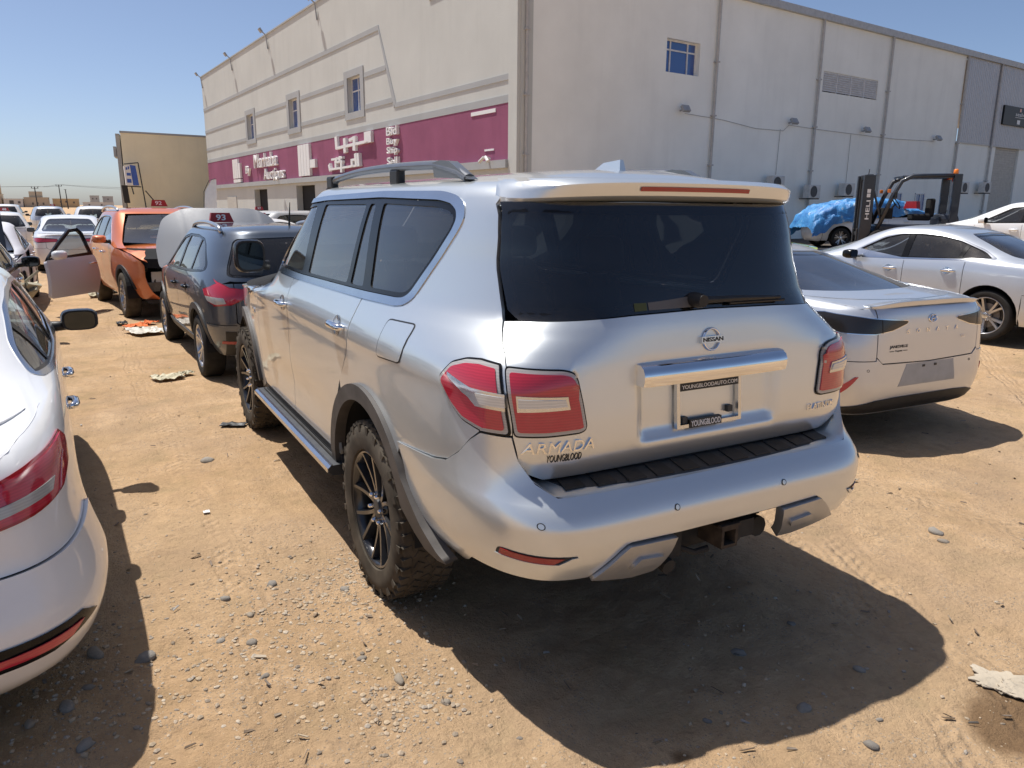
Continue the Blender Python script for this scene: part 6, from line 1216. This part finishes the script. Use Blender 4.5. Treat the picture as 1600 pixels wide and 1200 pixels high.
for j in range(ny+1):
    y = -1.0+4.75*j/ny
    for i in range(nx+1):
        s_ = -1+2*i/nx; top = float(np.interp(y, [-1.05, -.5, .2, .75, 1.5, 1.9, 2.5, 3.2, 3.62, 3.75], [1.02, 1.06, 1.32, 1.54, 1.58, 1.56, 1.48, 1.30, 1.05, .60])); hem = float(np.interp(y, [-1, .2, 1.1, 2.0, 2.45, 3.1, 3.3, 3.75], [.98, 1.06, .98, .92, .80, .72, .45, .28]))
        a = abs(s_); w = .94+.03*noise.noise(Vector((y*2, s_*2, 1)))
        if a < .62: x = w*a/.62*.80; z = top-.06*(a/.62)**3
        else: q = (a-.62)/.38; x = .75*w/.94+.20*min(1, q*1.6)**.6; z = (top-.06)*(1-q)+hem*q
        p = Vector((s_*3, y*2.2, z*2.)); d = .07*noise.noise(p*1.3)+.08*abs(noise.noise(p*2.3+Vector((5, 2, 1))))+.03*abs(noise.noise(p*5.5))+.012*noise.noise(p*9); V.append((math.copysign(x+d*.9, s_) if a > .01 else 0, y+d*.3, z+.03+d))
for j in range(ny):
    for i in range(nx): k = j*(nx+1)+i; F.append((k, k+1, k+nx+2, k+nx+1))
mesh_obj('sheet', V, F, 'tarpaulin', Tp, True)
number_board('100', (21.85, 12.7, tz+1.30), FH+rad(90)+rad(-62), 'red board numbered 100 standing beside the forklift', s=1.15)
# ---------------------------------------------------------------- feather flag
FL = thing('feather_flag', 'white feather flag with red emblem standing before the warehouse', 'flag', (2.55, 29.6, slope(2.5, 29.6)), rad(8)); MB().tube([(-.32, 0, -.1), (-.30, 0, 1.4), (-.24, 0, 2.3), (-.02, 0, 2.72), (.24, 0, 2.80)], .012, 6).build('pole', 'steel_dark', FL)
V = []
for k in range(15):
    q = k/14; z = .55+2.22*q; l = float(np.interp(q, [0, .5, .8, 1], [-.29, -.27, -.20, .10])); r_ = float(np.interp(q, [0, .5, .9, 1], [.16, .20, .27, .28])); wv = .05*math.sin(q*7); V += [(l, wv*.3, z), (l*.5+r_*.5, wv, z), (r_, wv*.6+.02, z)]
mesh_obj('cloth', V, [(3*k+j, 3*k+j+1, 3*k+j+4, 3*k+j+3) for k in range(14) for j in range(2)], 'white_vinyl', FL, True)
for k in range(4): MB().prism([(-.20+.075*k, 1.12), (-.15+.075*k, 1.12), (-.13+.075*k, 1.34-.05*(k == 3)), (-.18+.075*k, 1.34-.05*(k == 3))], -.06, -.05, lambda a, b, h: (a, h, b)).build('emblem_bar', 'fork_red', FL)
# ---------------------------------------------------------------- stones, gravel and litter
def stone_mesh(seed, sub=2):
    bm = bmesh.new(); bmesh.ops.create_icosphere(bm, subdivisions=sub, radius=1.); o = Vector((seed*3.1, seed*1.7, seed))
    for v in bm.verts: v.co *= 1+.36*noise.noise(v.co*1.3+o)+.16*noise.noise(v.co*2.9+o)
    return bm
def stonemat(name, c0, c1): 
    m, t, b = _base(name); setp(b, Roughness=.9, Specular_IOR_Level=.2); oi = N(t, 'ObjectInfo'); n = noise_tex(t, 3, 5, .6)
    k = mixc(t, oi.outputs['Random'], c0, c1); t.links.new(mixc(t, mth(t, 'MULTIPLY', n.outputs['Fac'], .35), k, (.16, .13, .10)), b.inputs['Base Color']); bump(t, b, noise_tex(t, 9, 5, .7).outputs['Fac'], .4, .05)
stonemat('stone', (.20, .19, .18), (.36, .30, .23)); stonemat('dark_stone', (.26, .24, .215), (.36, .325, .28))
protos = []
for k in range(6):
    bm = stone_mesh(k+1); me = bpy.data.meshes.new('stone'); bm.to_mesh(me); bm.free(); me.polygons.foreach_set('use_smooth', [True]*len(me.polygons)); protos.append(me)
def stone(x, y, r, label, k, mat='stone', flat=.55):
    me = protos[k % 6]; o = bpy.data.objects.new('stone', me); COL.objects.link(o)
    if not me.materials: me.materials.append(MATS['stone'])
    o.material_slots[0].link = 'OBJECT'; o.material_slots[0].material = MATS[mat]
    o.scale = (r, r*random.uniform(.6, .85), r*flat); o.rotation_euler = (random.uniform(-.15, .15), random.uniform(-.15, .15), random.uniform(0, 6.2)); o.location = (x, y, ground_z(x, y)+r*flat*.12); return tag(o, label, 'stone', 'loose stones on the sand')
STONES = [(227, 1028, .042, 'largest rounded grey stone at the edge of the white sedan shadow', 'dark_stone'), (150, 1024, .040, 'pale broad stone beside the white sedan tyre', 'stone'), (105, 1108, .034, 'dark stone under the white sedan bumper', 'dark_stone'), (133, 1163, .036, 'rounded stone at the bottom in the white sedan shadow', 'dark_stone'), (136, 1077, .024, 'small grey stone between two larger ones under the white sedan', 'stone'), (47, 1138, .024, 'small stone at lower left in deep shade', 'stone'),
 (425, 913, .028, 'flat grey stone at the upper edge of the gravel patch', 'dark_stone'), (352, 940, .026, 'grey stone left of the gravel patch', 'dark_stone'), (539, 921, .022, 'grey stone right of the gravel patch by the tyre', 'dark_stone'), (391, 964, .020, 'tan pebble in the middle of the gravel patch', 'stone'), (344, 1000, .020, 'dark pebble at the lower left of the gravel patch', 'dark_stone'), (393, 1002, .026, 'pale slab of stone in the gravel patch', 'stone'), (414, 1054, .020, 'tan angular stone below the gravel patch', 'stone'), (624, 1055, .030, 'pale chunk of stone nearest the SUV shadow', 'stone'), (565, 1024, .020, 'pale stone right of centre in the gravel', 'stone'), (697, 1093, .024, 'flat pinkish stone by the shadow edge', 'stone'), (323, 723, .050, 'lone dark flat stone in the sand lane', 'dark_stone'),
 (1153, 1018, .032, 'long dark stone in the middle of the SUV shadow', 'dark_stone'), (1256, 1107, .030, 'round dark stone near the front edge of the SUV shadow', 'dark_stone'), (1105, 1128, .016, 'small pale stone near the shadow edge', 'stone'), (1343, 1046, .024, 'dull stone in the right of the SUV shadow', 'dark_stone'), (1237, 976, .020, 'small stone in the SUV shadow behind the hitch', 'dark_stone'), (1360, 1166, .028, 'grey stone in the sun at the bottom right', 'stone'), (1374, 1123, .014, 'small dark stone right of the shadow tip', 'dark_stone'), (812, 1150, .012, 'tiny stone at the lower shadow corner', 'stone'), (1462, 832, .040, 'dark lump of earth in the sand right of the SUV', 'dark_stone'), (1474, 844, .030, 'tan lump of earth beside the dark lump', 'stone')]
def ground_at(px, py):
    d = (px-800)/FPX*_r2+(600-py)/FPX*_u2+_f; t_ = -CAM[2]/d.z; return CAM[0]+d.x*t_, CAM[1]+d.y*t_
for k, (px, py, r_, lb, mt) in enumerate(STONES): x, y = ground_at(px, py); stone(x, y, r_, lb, k, mt)
def gravel(name, n, fn, r0, r1, seed, mat):
    rng = np.random.default_rng(seed); base = []
    for k in range(4):
        bm = stone_mesh(k+11+seed, 1); bm.verts.index_update(); base.append((np.array([v.co[:] for v in bm.verts]), [[v.index for v in f.verts] for f in bm.faces])); bm.free()
    V = []; F = []; c = 0; got = 0; off = 0
    while got < n and c < n*30:
        c += 1; q = fn(rng)
        if q is None: continue
        x, y = q; r_ = r0*(r1/r0)**(rng.random()**2.2); v, f = base[rng.integers(4)]; a = rng.random()*6.28; s_ = np.array([1, .55+.4*rng.random(), .4+.3*rng.random()])*r_; w = v*s_; ca, sa = math.cos(a), math.sin(a)
        w = np.stack([w[:, 0]*ca-w[:, 1]*sa, w[:, 0]*sa+w[:, 1]*ca, w[:, 2]], -1)+np.array([x, y, ground_z(x, y)+r_*.04]); V.append(w); F += [[i+off for i in q_] for q_ in f]; off += len(v); got += 1
    o = mesh_obj(name, np.concatenate(V), F, mat, None, False); return o
m, t, b = _base('gravel_mix'); setp(b, Roughness=.92, Specular_IOR_Level=.2); ge = N(t, 'NewGeometry'); t.links.new(ramp(t, ge.outputs['Random Per Island'], [(0, (.22, .18, .14)), (.35, (.40, .31, .21)), (.6, (.46, .35, .235)), (.85, (.33, .285, .235)), (1, (.50, .42, .32))]).outputs[0], b.inputs['Base Color'])
gx0, gy0 = ground_at(440, 990); gx1, gy1 = ground_at(640, 1090); gx2, gy2 = ground_at(110, 1080); gx3, gy3 = ground_at(540, 905)
def patchy(rng):
    k = rng.random()
    if k < .42: return gx0+rng.normal()*.26, gy0+rng.normal()*.42
    if k < .56: return gx1+rng.normal()*.13, gy1+rng.normal()*.12
    if k < .80: return gx2+rng.normal()*.20, gy2+rng.normal()*.35
    return gx3+rng.normal()*.16, gy3+rng.normal()*.25
tag(gravel('gravel', 5200, patchy, .0022, .015, 3, 'gravel_mix'), 'patches of mixed gravel around the SUV rear wheel and white sedan', 'gravel', kind='stuff')
def wide(rng):
    a = rng.uniform(-35, 100); r_ = .9*(22/.9)**rng.random(); x = -1.6+r_*math.sin(rad(a)); y = -2.6+r_*math.cos(rad(a)); return (x, y) if noise.noise(Vector((x*.8, y*.8, 3))) > -.12 else None
tag(gravel('pebbles', 7500, wide, .0025, .012, 8, 'gravel_mix'), 'small pebbles and grit scattered over the sand', 'pebbles', kind='stuff')
# litter
plain('cardboard', (.44, .375, .285), .9, var=.18, scale=5, bmp=.5); plain('orange_rag', (.60, .14, .03), .8, var=.3); plain('plastic_film', (.62, .58, .50), .35, var=.2)
def sheet(name, label, cat, px, py, w, d, mat, amp, seed, rot=0., group=None, n=14, lift=.01, torn=.12):
    x0, y0 = ground_at(px, py); V = []; ca, sa = math.cos(rot), math.sin(rot)
    for j in range(n+1):
        for i in range(n+1):
            a, b_ = -1+2*i/n, -1+2*j/n; e = 1+torn*noise.noise(Vector((a*3+seed, b_*3, seed)))+torn*.8*noise.noise(Vector((a*9, b_*9+seed, 2))); x = a*w/2*e; y = b_*d/2*e; X = x0+x*ca-y*sa; Yy = y0+x*sa+y*ca
            z = ground_z(X, Yy)+lift+amp*(.5+.5*noise.noise(Vector((a*2.2+seed, b_*2.2, 1))))+amp*.5*abs(noise.noise(Vector((a*6, b_*6, seed)))); V.append((X, Yy, z))
    nv = len(V); V += [(x, y, z-.004) for x, y, z in V]; q = [(j*(n+1)+i, j*(n+1)+i+1, (j+1)*(n+1)+i+1, (j+1)*(n+1)+i) for j in range(n) for i in range(n)]; rim = [i for i in range(n)]+[n+(n+1)*j for j in range(n)]+[(n+1)*n+n-i for i in range(n)]+[(n+1)*(n-j) for j in range(n)]
    F = q+[tuple(k+nv for k in f[::-1]) for f in q]+[(rim[k], rim[(k+1) % len(rim)], rim[(k+1) % len(rim)]+nv, rim[k]+nv) for k in range(len(rim))]
    return tag(mesh_obj(name, V, F, mat, None, False), label, cat, group)
sheet('cardboard_piece', 'torn pale corrugated cardboard lying on damp sand at lower right', 'cardboard', 1568, 1070, .15, .20, 'cardboard', .009, 3, .6, lift=.005, torn=.35)
sheet('cardboard_piece', 'second strip of torn cardboard at the right frame edge', 'cardboard', 1592, 1088, .10, .13, 'cardboard', .009, 9, .2, lift=.012, torn=.35)
sheet('foam_piece', 'yellowish foam strip lying left of the grey crossover rear wheel', 'foam', 262, 593, .28, .22, 'foam_yellow', .05, 5, .3); sheet('foam_piece', 'narrow end of broken foam nearest the crossover tyre', 'foam', 290, 587, .16, .12, 'foam_yellow', .05, 6, .5)
sheet('orange_rag', 'crumpled orange rag left of the grey crossover front wheel', 'rag', 212, 513, .28, .34, 'orange_rag', .06, 2, .2); sheet('orange_rag', 'small orange scrap closest to the crossover front wheel', 'rag', 232, 507, .20, .24, 'orange_rag', .05, 12, .8)
sheet('plastic_film', 'clear crumpled plastic film beside the orange rag', 'plastic', 228, 521, .42, .5, 'plastic_film', .08, 4, .4); sheet('black_scrap', 'small black broken plastic piece in the sand lane', 'scrap', 191, 508, .15, .2, 'black_trim', .05, 7); sheet('white_scrap', 'white scrap of paper behind the orange crossover wheel', 'paper', 148, 460, .22, .4, 'white_vinyl', .05, 8); sheet('foam_piece', 'long pale foam heap beside the orange crossover rear wheel', 'foam', 162, 463, .5, .55, 'foam_yellow', .12, 14)
sheet('paper_scrap', 'tiny white bottle cap sized scrap in the sand lane', 'paper', 323, 804, .035, .035, 'white_vinyl', .006, 15, n=6); sheet('cardboard_piece', 'small card scrap beside the SUV bumper right corner', 'cardboard', 1322, 750, .10, .12, 'cardboard', .02, 17, n=8); sheet('dark_scrap', 'thin dark strip of rubber left of the SUV front wheel', 'scrap', 365, 666, .10, .20, 'black_trim', .02, 21, 1.1, n=8)

def shards(n, seed):
    rng = np.random.default_rng(seed); V = []; F = []
    for k in range(n):
        a = rad(rng.uniform(-30, 95)); r_ = 1.6*(16/1.6)**rng.random(); x = -1.6+r_*math.sin(a); y = -2.6+r_*math.cos(a); L_ = rng.uniform(.008, .03); W_ = rng.uniform(.002, .008); t_ = rng.uniform(0, 6.28); z = ground_z(x, y)+.006; c, s_ = math.cos(t_), math.sin(t_); i0 = len(V); tl = rng.uniform(-.012, .012)
        for dx, dy, dz in ((-L_, -W_, 0), (L_, -W_*.4, tl), (L_*.7, W_, tl+.003), (-L_*.8, W_*.7, .004)): V += [(x+dx*c-dy*s_, y+dx*s_+dy*c, z+dz+.003), (x+dx*c-dy*s_, y+dx*s_+dy*c, z+dz)]
        F += [(i0, i0+2, i0+4, i0+6), (i0, i0+1, i0+3, i0+2), (i0+2, i0+3, i0+5, i0+4), (i0+4, i0+5, i0+7, i0+6), (i0+6, i0+7, i0+1, i0)]
    return mesh_obj('litter', V, F, 'litter_mix', None)
m, t, b = _base('litter_mix'); setp(b, Roughness=.7); ge = N(t, 'NewGeometry'); t.links.new(ramp(t, ge.outputs['Random Per Island'], [(0, (.07, .06, .05)), (.45, (.20, .14, .09)), (.7, (.42, .34, .24)), (.9, (.18, .14, .11)), (1, (.65, .63, .58))]).outputs[0], b.inputs['Base Color'])
tag(shards(300, 5), 'tiny twigs and broken plastic bits strewn over the lot', 'litter', kind='stuff')
